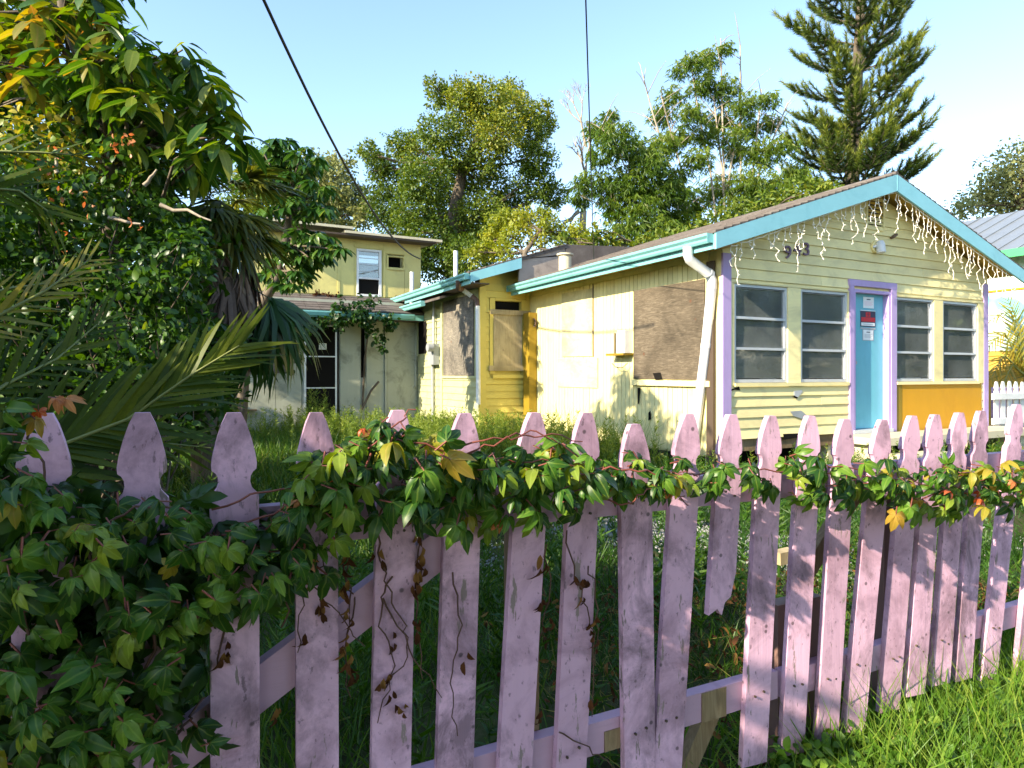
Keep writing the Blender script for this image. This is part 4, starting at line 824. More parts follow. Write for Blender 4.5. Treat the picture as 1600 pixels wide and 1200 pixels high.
for bx, tx, ty in ((1085, 1020, 115), (1092, 1045, 150), (1135, 1128, 60), (1140, 1120, 150), (1158, 1157, 70), (1165, 1185, 140), (1135, 1090, 95), (1128, 1150, 190), (1150, 1215, 160)):
    b_ = at(bx, 570, 21 + U(-.6, .6)); b_.z = 0; cul.append([b_, at(bx + (tx - bx)*.2, 400, 21), at(bx + (tx - bx)*.55, 270, 21), at(tx, (ty + 270)/2 - 15, 21), at(tx + (tx - bx)*.25, ty, 21)])
bamboo('tall sparse bamboo with pale bare culms left of the pine', tb, cul, px_clumps(rb, 21), 38000, r=.05, tint=.66, size=.2)

# Norfolk Island pine
PT = 24.5; tb = at(1333, 560, PT); tb.z = 0; top = at(1352, -250, PT)
T = thing('norfolk_pine', 'tall dark pine with tiered upswept branches above the cottage roof', 'tree', tb); mb = MB()
mb.tube([tb, at(1330, 300, PT), at(1338, 150, PT), at(1345, 0, PT), top], [.34, .27, .2, .15, .03], 10, 0, False); mb.build('trunk', M['bark'], T)
def pine_branch(L, seed):
    r_ = np.random.default_rng(seed); pos, dr, ti = [], [], []; tub = MB()
    def rope(p0, p1, p2, n):
        s = np.linspace(0.02, 1, n)[:, None]; a, b_, c_ = np.array(p0), np.array(p1), np.array(p2)
        pt = (1-s)**2*a + 2*s*(1-s)*b_ + s**2*c_; tg = unit(2*(1-s)*(b_-a) + 2*s*(c_-b_)); q = unit(r_.normal(size=(n, 3))); q = unit(q - (q*tg).sum(1, keepdims=True)*tg)
        pos.append(pt); dr.append(unit(tg*.9 + q*.75)); ti.append(np.clip(.12 + .75*s[:, 0]**2.0 + r_.normal(size=n)*.1, 0, 1))
        tub.tube([Vector(p0), Vector(tuple(.25*a + .5*b_ + .25*c_)), Vector(p2)], [.03, .02, .008], 5, 0, False)
    rope((0, 0, 0), (0, L*.6, -.03*L), (0, L, .34*L), 420)
    for i in range(6):
        f = .24 + .105*i; y = L*f; z = L*(-.06*f*(1-f) + .34*f*f)
        for sd in (-1, 1):
            ln = L*(.36 - .27*f)*r_.uniform(.55, 1.3); rope((0, y, z), (sd*ln*.5, y + ln*.25, z - .02), (sd*ln*.62, y + ln*.7, z + ln*r_.uniform(.45, .8)), 175)
    p = np.concatenate(pos); d = np.concatenate(dr); t = np.concatenate(ti); n = len(p)
    v, f, m_ = scatter(([(-.16, 0, 0), (.16, 0, 0), (0, 1, 0)], [(0, 1, 2)]), p, d, r_.normal(size=(n, 3)), r_.uniform(.13, .24, n), .06)
    return np_mesh('branch', v, f, [G['pine']], np.repeat(t, m_)), tub
variants = []
for s in range(4):
    me, tub = pine_branch(2.6, 100 + s)
    mo = MB(); mo = tub; ob = mo.build('twigs', M['bark'], None); tw = ob.data; bpy.data.objects.remove(ob); variants.append((me, tw))
k = 0
for w_ in range(15):
    py = 308 - 39*w_; c0 = at(1331 + 16*max(0, (320 - py))/420, py, PT); f = w_/14; L = 1.12*(1 - .75*max(0, f - .62)/.38); nb = 8 if w_ < 3 else 5; ph = U(0, 6.28)
    for j in range(nb):
        an = ph + 2*math.pi*j/nb + U(-.2, .2); el = math.radians(9 + 12*f + U(-8, 9)); me, tw = variants[k % 4]; k += 1
        sc = L*U(.82, 1.12); d = Vector((math.cos(an)*math.cos(el), math.sin(an)*math.cos(el), math.sin(el))); x = Vector((0, 0, 1)).cross(d).normalized()*-1; z = x.cross(d)
        m4 = Matrix(((x.x, d.x, z.x), (x.y, d.y, z.y), (x.z, d.z, z.z))).to_quaternion()
        o = put('branch', me, T, c0 - base_of(T) + Vector((0, 0, U(-.1, .1)))); o.rotation_mode = 'QUATERNION'; o.rotation_quaternion = m4; o.scale = (sc,)*3
        o2 = put('twigs', tw, o)
# trees on the far right
fr = [(1590, 255, 34), (1560, 285, 30), (1600, 300, 40), (1530, 310, 28), (1570, 325, 34), (1510, 325, 20), (1640, 260, 50), (1660, 320, 50)]
tb = at(1600, 560, 32); tb.z = 0
tree('pale_tree', 'pale yellow green tree beyond the neighbouring grey roof', 'tree', [tb, at(1600, 420, 32), at(1598, 320, 32), at(1596, 270, 32)], px_clumps(fr, 32), 9000, .22, 'far', r0=.3, tints=[.55]*8, shell=.25, jitter=.5)
# shrub low behind the roofs
hb = [(1265, 300, 26), (1290, 305, 22), (930, 372, 20), (880, 378, 18), (1240, 330, 30), (1215, 320, 30), (1120, 355, 34), (1060, 385, 34), (960, 385, 26), (1000, 390, 26), (1275, 315, 24)]
tb = at(1100, 560, 17.5); tb.z = 0
tree('dark_shrub', 'dark leafy shrub filling in under the bamboo along the roof', 'shrub', [tb, at(1100, 450, 17.5), at(1100, 400, 17.5)], px_clumps(hb, 17.5), 5500, .15, 'oak', r0=.1, tints=[.5]*11, shell=.2)

# ---- neighbour on the right: house with pale metal roof, palm, white fence
NB = thing('neighbour_house', 'neighbouring house with a pale grey metal roof and turquoise and white wall', 'house', (16, 8, 0))
M['mural'] = None
m, t, b = new_mat('white and turquoise wall paint'); v = coord(t); c = ramp(t, noise(t, v, .8, 2, .4), [(.56, (.72, .74, .72)), (.6, (.16, .52, .58))]); t.links.new(c, b.inputs['Base Color']); M['mural'] = m
M['mint'] = painted('pale mint wall paint', (.52, .66, .56)); M['tin'] = painted('pale metal roofing', (.20, .22, .24), stain=(.11, .12, .12), rough=.35, stain_amt=.3); M['green'] = plain('bright green fascia', (.06, .42, .14)); M['ochre'] = plain('ochre wall', (.62, .38, .06))
xn = 15.5; pe = onX(1590, 395, xn); ze = pe.z; zr = onX(1590, 330, xn + 3).z; z1 = onX(1570, 510, xn).z; z2 = onX(1570, 455, xn).z; z0 = onX(1570, 548, xn).z; ya, yb = 6.7, 15.5
def nbox(nm, mt, *a): MB().box(*a).build(nm, M[mt], NB)
nbox('painted_band', 'mural', xn, xn + .1, ya, yb, z1, z2); nbox('top_trim', 'orange', xn - .03, xn + .1, ya, yb, z2 + .002, z2 + .04); nbox('mint_band', 'mint', xn, xn + .1, ya, yb, z0, z1 - .003); nbox('lower_wall', 'ochre', xn + .02, xn + .1, ya, yb, 0, z0 - .003); nbox('upper_band', 'mint', xn + .03, xn + .1, ya, yb, z2 + .042, ze)
mb = MB(); e = .5
mb.hexa([(xn - e, ya - .4, ze - .03), (xn + 3, ya - .4, zr - .03), (xn + 3, yb + .4, zr - .03), (xn - e, yb + .4, ze - .03), (xn - e, ya - .4, ze), (xn + 3, ya - .4, zr), (xn + 3, yb + .4, zr), (xn - e, yb + .4, ze)])
mb.hexa([(xn + 3, ya - .4, zr - .03), (xn + 6.5, ya - .4, ze - .03), (xn + 6.5, yb + .4, ze - .03), (xn + 3, yb + .4, zr - .03), (xn + 3, ya - .4, zr), (xn + 6.5, ya - .4, ze), (xn + 6.5, yb + .4, ze), (xn + 3, yb + .4, zr)]); RN = mb.build('metal_roof', M['tin'], NB)
for i in range(30): y = ya - .3 + .42*i; MB().hexa([(xn - e, y, ze + .001), (xn + 3, y, zr + .001), (xn + 3, y + .03, zr + .001), (xn - e, y + .03, ze + .001), (xn - e, y, ze + .025), (xn + 3, y, zr + .025), (xn + 3, y + .03, zr + .025), (xn - e, y + .03, ze + .025)]).build('roof_seam', M['tin'], RN)
nbox('fascia', 'green', xn - e - .03, xn - e - .002, ya - .4, yb + .4, ze - .15, ze + .01)
mb = MB(); mb.extrude([(xn, ya, 0), (xn + 6, ya, 0), (xn + 6, ya, ze), (xn + 3, ya, zr - .04), (xn, ya, ze)], (0, -.1, 0)); mb.build('gable_end', M['mint'], NB)
B_ = thing('wooden_gate', 'narrow orange brown timber gate beside the cottage right corner', 'gate', (XR + .5, FY + .8, 0))
for i in range(4): x = XR + .15 + i*.16; MB().box(x, x + .15, FY + .9, FY + .93, .1, onY(1550, 545, FY + .9).z + U(-.01, .01)).build('plank', plain('orange brown timber', (.32, .13, .05)) if i == 0 else bpy.data.materials['orange brown timber'], B_)
for z in (.5, 1.2): MB().box(XR + .1, XR + .8, FY + .932, FY + .96, z, z + .08).build('gate_rail', bpy.data.materials['orange brown timber'], B_)
WFn = thing('white_fence', 'short white picket fence running right from the cottage corner', 'fence', (XR + 1, FY - .05, 0))
wy = FY - .05; zt = onY(1570, 596, wy).z
def pk(x, w_, z0, z1, y, mt, parent, th=.022, lean=0, twist=0, nm='picket', lab=None, broken_=False, name_off=(0, 0, 0)):
    h = w_/2; P_ = []
    R_ = [(.28*h, 0), (.48*h, -.02), (.69*h, -.05), (.85*h, -.08), (.92*h, -.102), (.90*h, -.114), (.76*h, -.119), (.66*h, -.128), (.64*h, -.139), (.70*h, -.150), (.84*h, -.158), (.98*h, -.165), (h, -.172)]
    bot = [(h, z0 - z1), (-h, z0 - z1)] if not broken_ else [(h, z0 - z1 + .12), (.7*h, z0 - z1 + .05), (.25*h, z0 - z1 + .035), (.05*h, z0 - z1 + .0), (-.35*h, z0 - z1 + .02), (-h, z0 - z1 + .005)]
    prof = R_ + bot + [(-a, b) for a, b in R_[::-1]]
    H_ = z1 - z0; ca, sa = math.cos(twist), math.sin(twist); q = []
    for a, b in prof: q.append(Vector((x + a*ca + lean*(b/H_)*-1*-1, y + a*sa, z1 + b)))
    mb = MB(); mb.extrude(q, (-sa*th, ca*th, 0)); o = mb.build(nm, M[mt], parent)
    if lab: o['label'] = lab
    return o
for i in range(9): pk(XR + .22 + i*.2, .12, .35, zt + U(-.01, .01), wy, 'white', WFn)
for z in (zt - .30, .42): MB().box(XR + .05, XR + 2.1, wy - .045, wy - .002, z, z + .10).build('rail', M['white'], WFn)
for i in range(9): MB().box(XR + .22 + i*.2 + .07, XR + .22 + i*.2 + .13, wy + .12, wy + .13, .3, zt - .1).build('back_board', M['purple'], WFn)

# feather fronds: stalk part with leaflets as sub-parts
LV = [np_mesh('leaflet', *(lambda tp: (np.array(tp[0]), np.array(tp[1])))(blade(w_, bd)), [G['leaflet']]) for w_, bd in ((.085, .10), (.075, .2), (.095, .05), (.08, .3))]
LVG = [np_mesh('leaflet', *(lambda tp: (np.array(tp[0]), np.array(tp[1])))(blade(w_, bd)), [G['leaflet_gold']]) for w_, bd in ((.085, .10), (.075, .2), (.095, .05), (.08, .3))]
def quat(y, z):
    y = Vector(y).normalized(); z = Vector(z); z = (z - y*z.dot(y)).normalized(); x = y.cross(z); return Matrix(((x.x, y.x, z.x), (x.y, y.y, z.y), (x.z, y.z, z.z))).to_quaternion()
def feather(T, pts, n, length, gold=False, ups=(.9, -.35), r=.012, plane_n=None, wid=1.0, sides=(1, -1), fwd=.75):
    pts = [Vector(p) for p in pts]; b0 = base_of(T); m = MB(); m.tube(pts, [r*(1 - .75*i/(len(pts)-1)) for i in range(len(pts))], 6); fr_ = m.build('frond', M['rachis'], T)
    cum = [0]
    for a, b in zip(pts, pts[1:]): cum.append(cum[-1] + (b - a).length)
    nn = Vector(plane_n) if plane_n else None
    for i in range(n):
        s = cum[-1]*(.06 + .94*i/(n-1)); j = max(k for k in range(len(pts)-1) if cum[k] <= s + 1e-9); p = pts[j].lerp(pts[j+1], (s - cum[j])/(cum[j+1] - cum[j])); tg = (pts[j+1] - pts[j]).normalized()
        view = (p - CAM).normalized() if nn is None else nn
        for sd in sides:
            side = tg.cross(view).normalized()*sd
            f = i/(n-1); L = length*(.55 + .45*math.sin(math.pi*min(1, f*.85 + .12)))*U(.85, 1.1)
            d = (side*(1 - .45*f) + tg*(fwd + .5*f) + Vector((U(-.1, .1), U(-.12, .12), U(-.08, .08)))).normalized()
            o = put('leaflet', random.choice(LVG if gold else LV), fr_, p - b0); o.rotation_mode = 'QUATERNION'; o.rotation_quaternion = quat(d, -view + Vector((U(-.5, .5), U(-.5, .5), .5 + U(-.3, .3)))); o.scale = (L*wid, L, L)
    return fr_
FP = thing('feather_palm', 'feathery palm on the far left with long fronds reaching over the fence', 'palm', Vector((-1.3, 2.4, 0)))
MB().tube([(-1.3, 2.4, -.05), (-1.28, 2.4, .5), (-1.25, 2.42, 1.0)], [.13, .11, .09], 10).build('trunk', M['bark'], FP)
feather(FP, [(-1.25, 2.42, .95), at(-60, 765, 2.35), at(70, 705, 2.45), at(200, 655, 2.55), at(300, 585, 2.65), at(374, 540, 2.7)], 58, .40, wid=.9)
feather(FP, [(-1.25, 2.42, 1.0), at(-160, 360, 2.5), at(-60, 290, 2.6), at(30, 298, 2.7), at(75, 330, 2.75)], 34, .36, wid=.9)
feather(FP, [(-1.25, 2.42, 1.0), at(-140, 280, 2.6), at(-40, 236, 2.75), at(60, 238, 2.8), at(112, 242, 2.85)], 26, .22, sides=(-1, 1), wid=1.0)
feather(FP, [(-1.25, 2.42, 1.0), at(-90, 520, 2.5), at(0, 492, 2.6), at(70, 455, 2.7), at(137, 408, 2.8)], 34, .24, gold=True, wid=1.0)
feather(FP, [(-1.25, 2.42, 1.0), at(-60, 470, 2.7), at(20, 450, 2.8), at(100, 440, 2.9)], 18, .20, gold=True)
feather(FP, [(-1.25, 2.42, 1.0), at(-80, 660, 2.7), at(10, 600, 2.9), at(90, 560, 3.1), at(160, 500, 3.3)], 34, .38, wid=.9)
feather(FP, [(-1.25, 2.42, 1.0), at(-20, 740, 2.9), at(110, 700, 3.0), at(230, 690, 3.1), at(330, 700, 3.2)], 34, .36, wid=.9)
NP_ = thing('small_palm', 'sunlit yellowish palm behind the white fence on the right edge', 'palm', Vector((15.0, 6.9, 0)))
c0 = at(1606, 590, 13.6); MB().tube([Vector((c0.x, c0.y, 0)), c0], [.1, .07], 8).build('trunk', M['bark'], NP_)
for tx, ty, mx, my in ((1548, 500, 1580, 488), (1542, 545, 1570, 520), (1550, 590, 1570, 555), (1575, 470, 1592, 510), (1625, 470, 1612, 510), (1660, 520, 1630, 520), (1565, 610, 1582, 570)):
    feather(NP_, [c0, at(mx, my, 13.5), at((mx + tx)/2, (my + ty)/2 - 4, 13.4), at(tx, ty, 13.3)], 16, .38, gold=True, r=.02)

# fan palm with a skirt of dead leaves
def fan_mesh(seed, leaf, n=30, rad=.75, pet=.7, droop=.45, spread=105):
    r_ = np.random.default_rng(seed); a = np.radians(np.linspace(-spread, spread, n) + r_.normal(size=n)*2); L = rad*(1 - .35*(np.abs(a)/np.radians(spread))**2)*r_.uniform(.85, 1.1, n)
    dr = np.stack([np.sin(a), np.cos(a), r_.normal(size=n)*.06], 1); p = np.tile([0, pet, 0], (n, 1)); nr = np.tile([0, 0, 1.0], (n, 1)) + r_.normal(size=(n, 3))*.25
    v, f, m_ = scatter(blade(.085, droop), p, dr, nr, L); t = np.repeat(np.clip(.45 + r_.normal(size=n)*.22, 0, 1), m_)
    q = np.array([(-.012, 0, 0), (.012, 0, 0), (-.008, pet, 0), (.008, pet, 0), (0, 0, -.015), (0, pet, -.01)]); o = len(v)
    f2 = np.array([(0, 1, 3), (0, 3, 2), (0, 2, 5), (0, 5, 4), (1, 4, 5), (1, 5, 3)]) + o
    return np_mesh('frond', np.concatenate([v, q]), np.concatenate([f, f2]), [G[leaf]], np.concatenate([t, np.full(6, .3)]))
PC = at(330, 330, 7.2); FPm = thing('fan_palm', 'fan palm with a hanging skirt of grey dead leaves', 'palm', Vector((PC.x, PC.y, 0)))
MB().tube([(PC.x, PC.y, 0), (PC.x - .05, PC.y, 1.5), PC], [.2, .17, .15], 10).build('trunk', M['bark'], FPm)
fm = [fan_mesh(20 + i, 'palm') for i in range(3)]; fd = [fan_mesh(40 + i, 'palm_dead', 26, .8, .55, .15, 38) for i in range(3)]; fg = [fan_mesh(60 + i, 'palm_green', 34, .95, .5, .75, 75) for i in range(2)]
def frond(me, p, d, up, s, T): o = put('frond', me, T, Vector(p) - base_of(T)); o.rotation_mode = 'QUATERNION'; o.rotation_quaternion = quat(d, up); o.scale = (s,)*3; return o
for i in range(46):
    an = U(0, 6.28); el = U(-.8, .45); d = Vector((math.cos(an)*math.cos(el), math.sin(an)*math.cos(el), math.sin(el))); frond(random.choice(fm), PC + Vector((0, 0, U(-.1, .25))), d, Vector((0, 0, 1)) + Vector((U(-.3, .3), U(-.3, .3), 0)), U(.5, .74), FPm)
for i in range(70):
    an = U(0, 6.28); d = Vector((math.cos(an)*.34, math.sin(an)*.34, -1)); frond(random.choice(fd), PC + Vector((math.cos(an)*.2, math.sin(an)*.2, U(.05, .1) - .8*(i/70))), d, Vector((math.cos(an), math.sin(an), .3)), U(.6, .95), FPm)['label'] = 'hanging dead grey brown palm leaf'
for px, py, dx, dz in ((366, 440, .5, -.55), (370, 448, .25, -.85), (372, 436, .65, -.4)): frond(fg[len(str(px)) % 2], at(px, py, 7.3), R3*dx + Vector((0, 0, dz)), Vector((0, -.4, 1)) - F3*.3, .85, FPm)

# umbrella tree in front of the two storey house
def palmate(name, seed, leaf, nl=9, L=.28, w_=.36, droop=.5, pet=.18, a0=160, stem='rachis'):
    r_ = np.random.default_rng(seed); a = np.radians(np.linspace(-a0, a0, nl) + r_.normal(size=nl)*5); n = nl
    dr = np.stack([np.sin(a), np.cos(a), np.full(n, -.25) + r_.normal(size=n)*.1], 1); p = np.tile([0, pet, 0], (n, 1)); ll = L*(1 - .18*np.abs(a)/math.pi)*r_.uniform(.88, 1.1, n)
    v, f, m_ = scatter(ovate(w_, droop, .22), p, dr, np.tile([0, 0, 1.], (n, 1)) + r_.normal(size=(n, 3))*.2, ll)
    w2 = .0022 if pet < .1 else .008; q = np.array([(-w2, 0, 0), (w2, 0, 0), (0, pet*.5, pet*.12), (-w2, pet, 0), (w2, pet, 0), (0, 0, -w2*1.5), (0, pet, -w2*1.5)]); o = len(v)
    f2 = np.array([(0, 1, 4), (0, 4, 3), (0, 3, 6), (0, 6, 5), (1, 5, 6), (1, 6, 4)]) + o
    v = v + r_.normal(size=v.shape)*L*.018; rb = np.tile([1, 0, 1, 0, 0, 1, 0, 0, 1, 0, 1], n)
    return np_mesh(name, np.concatenate([v, q]), np.concatenate([f, f2]), [G[leaf], M[stem]], np.concatenate([np.repeat(np.clip(.4 + r_.normal(size=n)*.2, 0, 1), m_), np.full(6, .5)]), [0]*len(f) + [1]*6, True, np.concatenate([rb, np.zeros(len(q))]))
UT_ = 10.4; tb = at(372, 560, UT_); tb.z = 0
UM = thing('umbrella_tree', 'umbrella tree with drooping star shaped leaves hiding the upper wall', 'tree', tb)
um = [palmate('leaf', 70 + i, 'umbrella') for i in range(4)]
hub1 = [(412, 240), (440, 252), (470, 243), (492, 262), (428, 282), (463, 278), (500, 298), (447, 308), (482, 320), (420, 325), (506, 325), (462, 336), (402, 288), (395, 255), (440, 228)]
hub2 = [(462, 378), (490, 372), (512, 388), (482, 402), (442, 402), (424, 432), (456, 442), (502, 404), (470, 425), (438, 380)]
tr = MB(); j1 = at(435, 430, UT_); tr.tube([tb, at(385, 520, UT_), j1, at(448, 370, UT_), at(452, 330, UT_), at(455, 280, UT_)], [.1, .09, .075, .06, .045, .03], 8, 0, False)
for x, y in hub1: limb(tr, at(452, 330 - 20*(y < 290), UT_), at(x, y, UT_ + U(-.4, .4)), .025, .01, .1, 5, 3)
for x, y in hub2: limb(tr, j1.lerp(at(448, 370, UT_), U(0, 1)), at(x, y, UT_ + U(-.5, .1)), .025, .01, .1, 5, 3)
tr.build('trunk', M['bark'], UM)
for x, y in hub1 + hub2:
    for q in range(6):
        an = 6.28*q/6 + U(-.4, .4); d = Vector((math.cos(an), math.sin(an), U(-.15, .5))); o = put('leaf', random.choice(um), UM, at(x + U(-8, 8), y + U(-8, 8), UT_ + U(-.4, .4)) - base_of(UM)); o.rotation_mode = 'QUATERNION'; o.rotation_quaternion = quat(d, (0, 0, 1)); o.scale = (U(.7, 1.0),)*3

# big-leaved tree on the left
BT = 4.6; tb = at(150, 700, 5.2); tb.z = 0
BG = thing('drooping_leaf_tree', 'tree with long drooping leaves, gold at the top left corner', 'tree', tb)
tr = MB(); tpts = [tb, at(165, 520, 5.2), at(175, 380, 5.2), at(170, 250, 5.1), at(140, 130, 5.0), at(100, 20, 5.0), at(80, -120, 5.0)]; tr.tube(tpts, [.12, .10, .085, .07, .055, .04, .02], 9, 0, False)
OV = [ovate(.30, .28, .12), ovate(.34, .45, .1), ovate(.28, .15, .15)]
lm = {g: [np_mesh('leaf', np.array(a), np.array(b), [G[g]], smooth=True, rib=[1, 0, 1, 0, 0, 1, 0, 0, 1, 0, 1]) for a, b in OV] for g in ('big', 'big_gold')}
hubs = [(60, 25), (118, 18), (172, 38), (30, 70), (92, 82), (150, 95), (205, 92), (245, 88), (285, 78), (300, 108), (332, 132), (352, 168), (372, 205), (300, 165), (255, 145), (212, 150), (165, 145), (335, 215), (285, 215), (238, 205), (195, 215), (250, 255), (305, 255), (140, 185), (40, 120)]
cnt = 0
for x, y in hubs:
    t = BT + U(-.35, .3); c_ = at(x, y, t); j = min(range(1, 7), key=lambda i: (tpts[i] - c_).length + max(0, tpts[i].z - c_.z)*2); limb(tr, tpts[j], c_, .022, .006, .12, 5, 4)
    gold = (x < 175 and y < 130)
    for q in range(12):
        an = 6.28*q/12 + U(-.3, .3); d = Vector((math.cos(an), math.sin(an), U(-.95, .05))).normalized(); o = put('leaf', random.choice(lm['big_gold' if gold and random.random() < .6 else 'big']), BG, c_ + Vector((U(-.05, .05), U(-.05, .05), U(-.08, .08))) - base_of(BG)); o.rotation_mode = 'QUATERNION'
        o.rotation_quaternion = quat(d, Vector((U(-.3, .3), U(-.3, .3), 1))); s = U(.19, .28); o.scale = (s, s, s)
v_, f_, t_ = [], [], []
parts = []
for i in range(150):
    if i < 80: x, y, t = U(-60, 345), 0, U(4.9, 6.0); y = U(max(-30, 60 + (x - 200)*.55) if x > 200 else -90, 275)
    else: x, y, t = U(-120, 230), U(-120, 190), U(4.3, 5.8)
    if x > 195 and y < 70: y += 90
    c_ = at(x, y, t); limb(tr, min(tpts[2:], key=lambda p: (p - c_).length), c_, .015, .004, .1, 4, 3)
    n = 16; an = rng.uniform(0, 6.28, n); dr = np.stack([np.cos(an), np.sin(an), rng.uniform(-1, .1, n)], 1); p = np.tile(c_, (n, 1)) + rng.normal(size=(n, 3))*.06
    v, f, m_ = scatter(OV[i % 3], p, dr, np.tile([0, 0, 1.], (n, 1)) + rng.normal(size=(n, 3))*.3, rng.uniform(.17, .26, n)); g_ = .75 if (x < 150 and y < 110) else .35
    parts.append((v, f, np.repeat(np.clip(g_ + rng.normal(size=n)*.2, 0, 1), m_)))
v, f, t = join(parts); np_put('foliage', v, f, G['big_a'], BG, t, kind='stuff'); tr.build('trunk', M['bark'], BG)

# climbing creeper mass below it
cl = [(60, 225, 55), (115, 262, 60), (180, 300, 62), (240, 325, 55), (150, 370, 75), (232, 415, 72), (100, 420, 65), (262, 478, 52), (180, 480, 75), (55, 330, 60), (55, 520, 70), (140, 560, 70), (232, 560, 62), (288, 395, 42), (20, 420, 60), (300, 540, 50), (90, 620, 70), (200, 630, 70), (300, 620, 55), (-40, 300, 80), (-40, 450, 80), (-60, 600, 90)]
tb = at(170, 720, 4.9); tb.z = 0
CM = thing('climbing_creeper', 'mass of small leaved creeper covering the bushes beside the fan palm', 'creeper', tb)
cc = px_clumps(cl, 4.75, 2.2); st = MB()
for c_, r in cc:
    for q in range(3): limb(st, tb + Vector((U(-.4, .4), U(-.2, .2), 0)), c_ + Vector((U(-1, 1), U(-1, 1), U(-1, 1)))*r*.7, .012, .004, .2, 4, 6)
for px, py, qx, qy in ((90, 270, 85, 240), (250, 320, 330, 345), (225, 290, 245, 265), (170, 340, 220, 350)): limb(st, at(px, py, 4.4), at(qx, qy, 4.4), .016, .006, .15, 5, 4, 1)
st.build('stems', [M['bark'], M['palebark']], CM)
tn = np.array([.9 if (x < 200 and y < 290) else .4 for x, y, r in cl])  # upper-left clumps tinted lighter: sunlight put into the leaf colour
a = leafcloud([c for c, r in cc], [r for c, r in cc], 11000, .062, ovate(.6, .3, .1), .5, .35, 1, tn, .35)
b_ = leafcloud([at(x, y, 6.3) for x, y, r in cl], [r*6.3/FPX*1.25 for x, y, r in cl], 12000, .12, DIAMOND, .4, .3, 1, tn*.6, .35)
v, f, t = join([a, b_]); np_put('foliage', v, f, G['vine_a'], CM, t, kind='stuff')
RB = thing('red_leaf_spray', 'orange red new creeper shoots in front of the green mass', 'creeper', at(190, 230, 4.2)); parts = []
for px, py, n in ((185, 225, 14), (205, 212, 10), (120, 300, 5), (88, 315, 4), (92, 355, 5), (108, 376, 5), (85, 240, 8), (150, 330, 4), (215, 345, 6), (70, 262, 8)):
    p = np.tile(at(px, py, 4.15), (n, 1)) + rng.normal(size=(n, 3))*.035; parts.append(scatter(ovate(.5, .3, .1), p, rdir(n, -.3), rdir(n, .6), rng.uniform(.022, .042, n))[:2] + (np.repeat(rng.random(n), 8 + 0),))
parts = [(v, f, np.full(len(f), .5)) for v, f, _ in parts]; v, f, t = join(parts); np_put('shoots', v, f, leafmat('red shoot leaf', [(0, (.45, .09, .03)), (.5, (.5, .2, .07)), (1, (.5, .3, .1))]), RB, t, kind='stuff')

# dense trees, mostly out of view, added to shade fence, yard and back house
def shade_tree(label, x, y, h, r, n, z0=1.0, group='trees along the left side of the yard'):
    cs = [(Vector((x + U(-1, 1)*r, y + U(-1, 1)*r, U(z0, h))), r*U(.45, .7)) for _ in range(9)]
    return tree('shading_tree', label, 'tree', [Vector((x, y, 0)), Vector((x, y, h*.4)), Vector((x + .2, y, h*.8))], cs, n, .16, 'oak', r0=.14, group=group, tints=[.3]*9, shell=.2)
shade_tree('unseen leafy tree added beyond the left edge to shade the fence', -4.2, .95, 2.4, .75, 5000, .7)
shade_tree('unseen leafy tree added left of the feathery palm to shade it', -4.1, 2.5, 3.2, .9, 5000, .4)
shade_tree('unseen leafy tree added just behind the camera to shade the left fence', -2.9, .8, 2.0, .75, 14000, .6)
shade_tree('unseen leafy tree added over the left end of the yard to shade it', -2.2, 2.75, 2.5, .8, 8000, 1.2)
shade_tree('leafy garden tree behind the climbing creeper mass', -2.7, 6.2, 2.0, 1.0, 6000, .3)
shade_tree('leafy tree added at the far left back to shade the back house', -3.0, 13.6, 4.6, 1.1, 6000, .5)
shade_tree('leafy garden tree in the dark corner left of the two storey house', -1.2, 11.8, 2.0, .9, 5000, .2)
shade_tree('dark shrub under the fan palm skirt', -.3, 8.7, 1.9, .8, 4000, .1)
shade_tree('unseen leafy tree added behind the camera on the left to block sky light', -1.3, -2.3, 4.6, 1.4, 9000, 1.9)  # this tree and the next are unseen, added to block sky light
shade_tree('unseen leafy tree added directly behind the camera to block sky light', .7, -3.2, 5.2, 1.6, 9000, 2.2)
# trees over the street behind the photographer, seen in the window panes
for i, (x, y, h) in enumerate(((20, -13, 9), (25, -14, 11), (30, -13, 10), (35, -15, 12), (40, -14, 11), (45, -15, 12), (50, -14, 11), (56, -15, 12))):
    cs = [(Vector((x + U(-3, 3), y + U(-1.5, 1.5), U(.8, h))), U(1.6, 2.5)) for _ in range(14)]
    tree('street_tree', 'green tree on the other side of the street mirrored in the panes', 'tree', [Vector((x, y, 0)), Vector((x, y, h*.5)), Vector((x, y, h*.9))], cs, 4200, .55, 'oak', r0=.25, group='trees across the street', tints=[.4]*14, shell=.1)
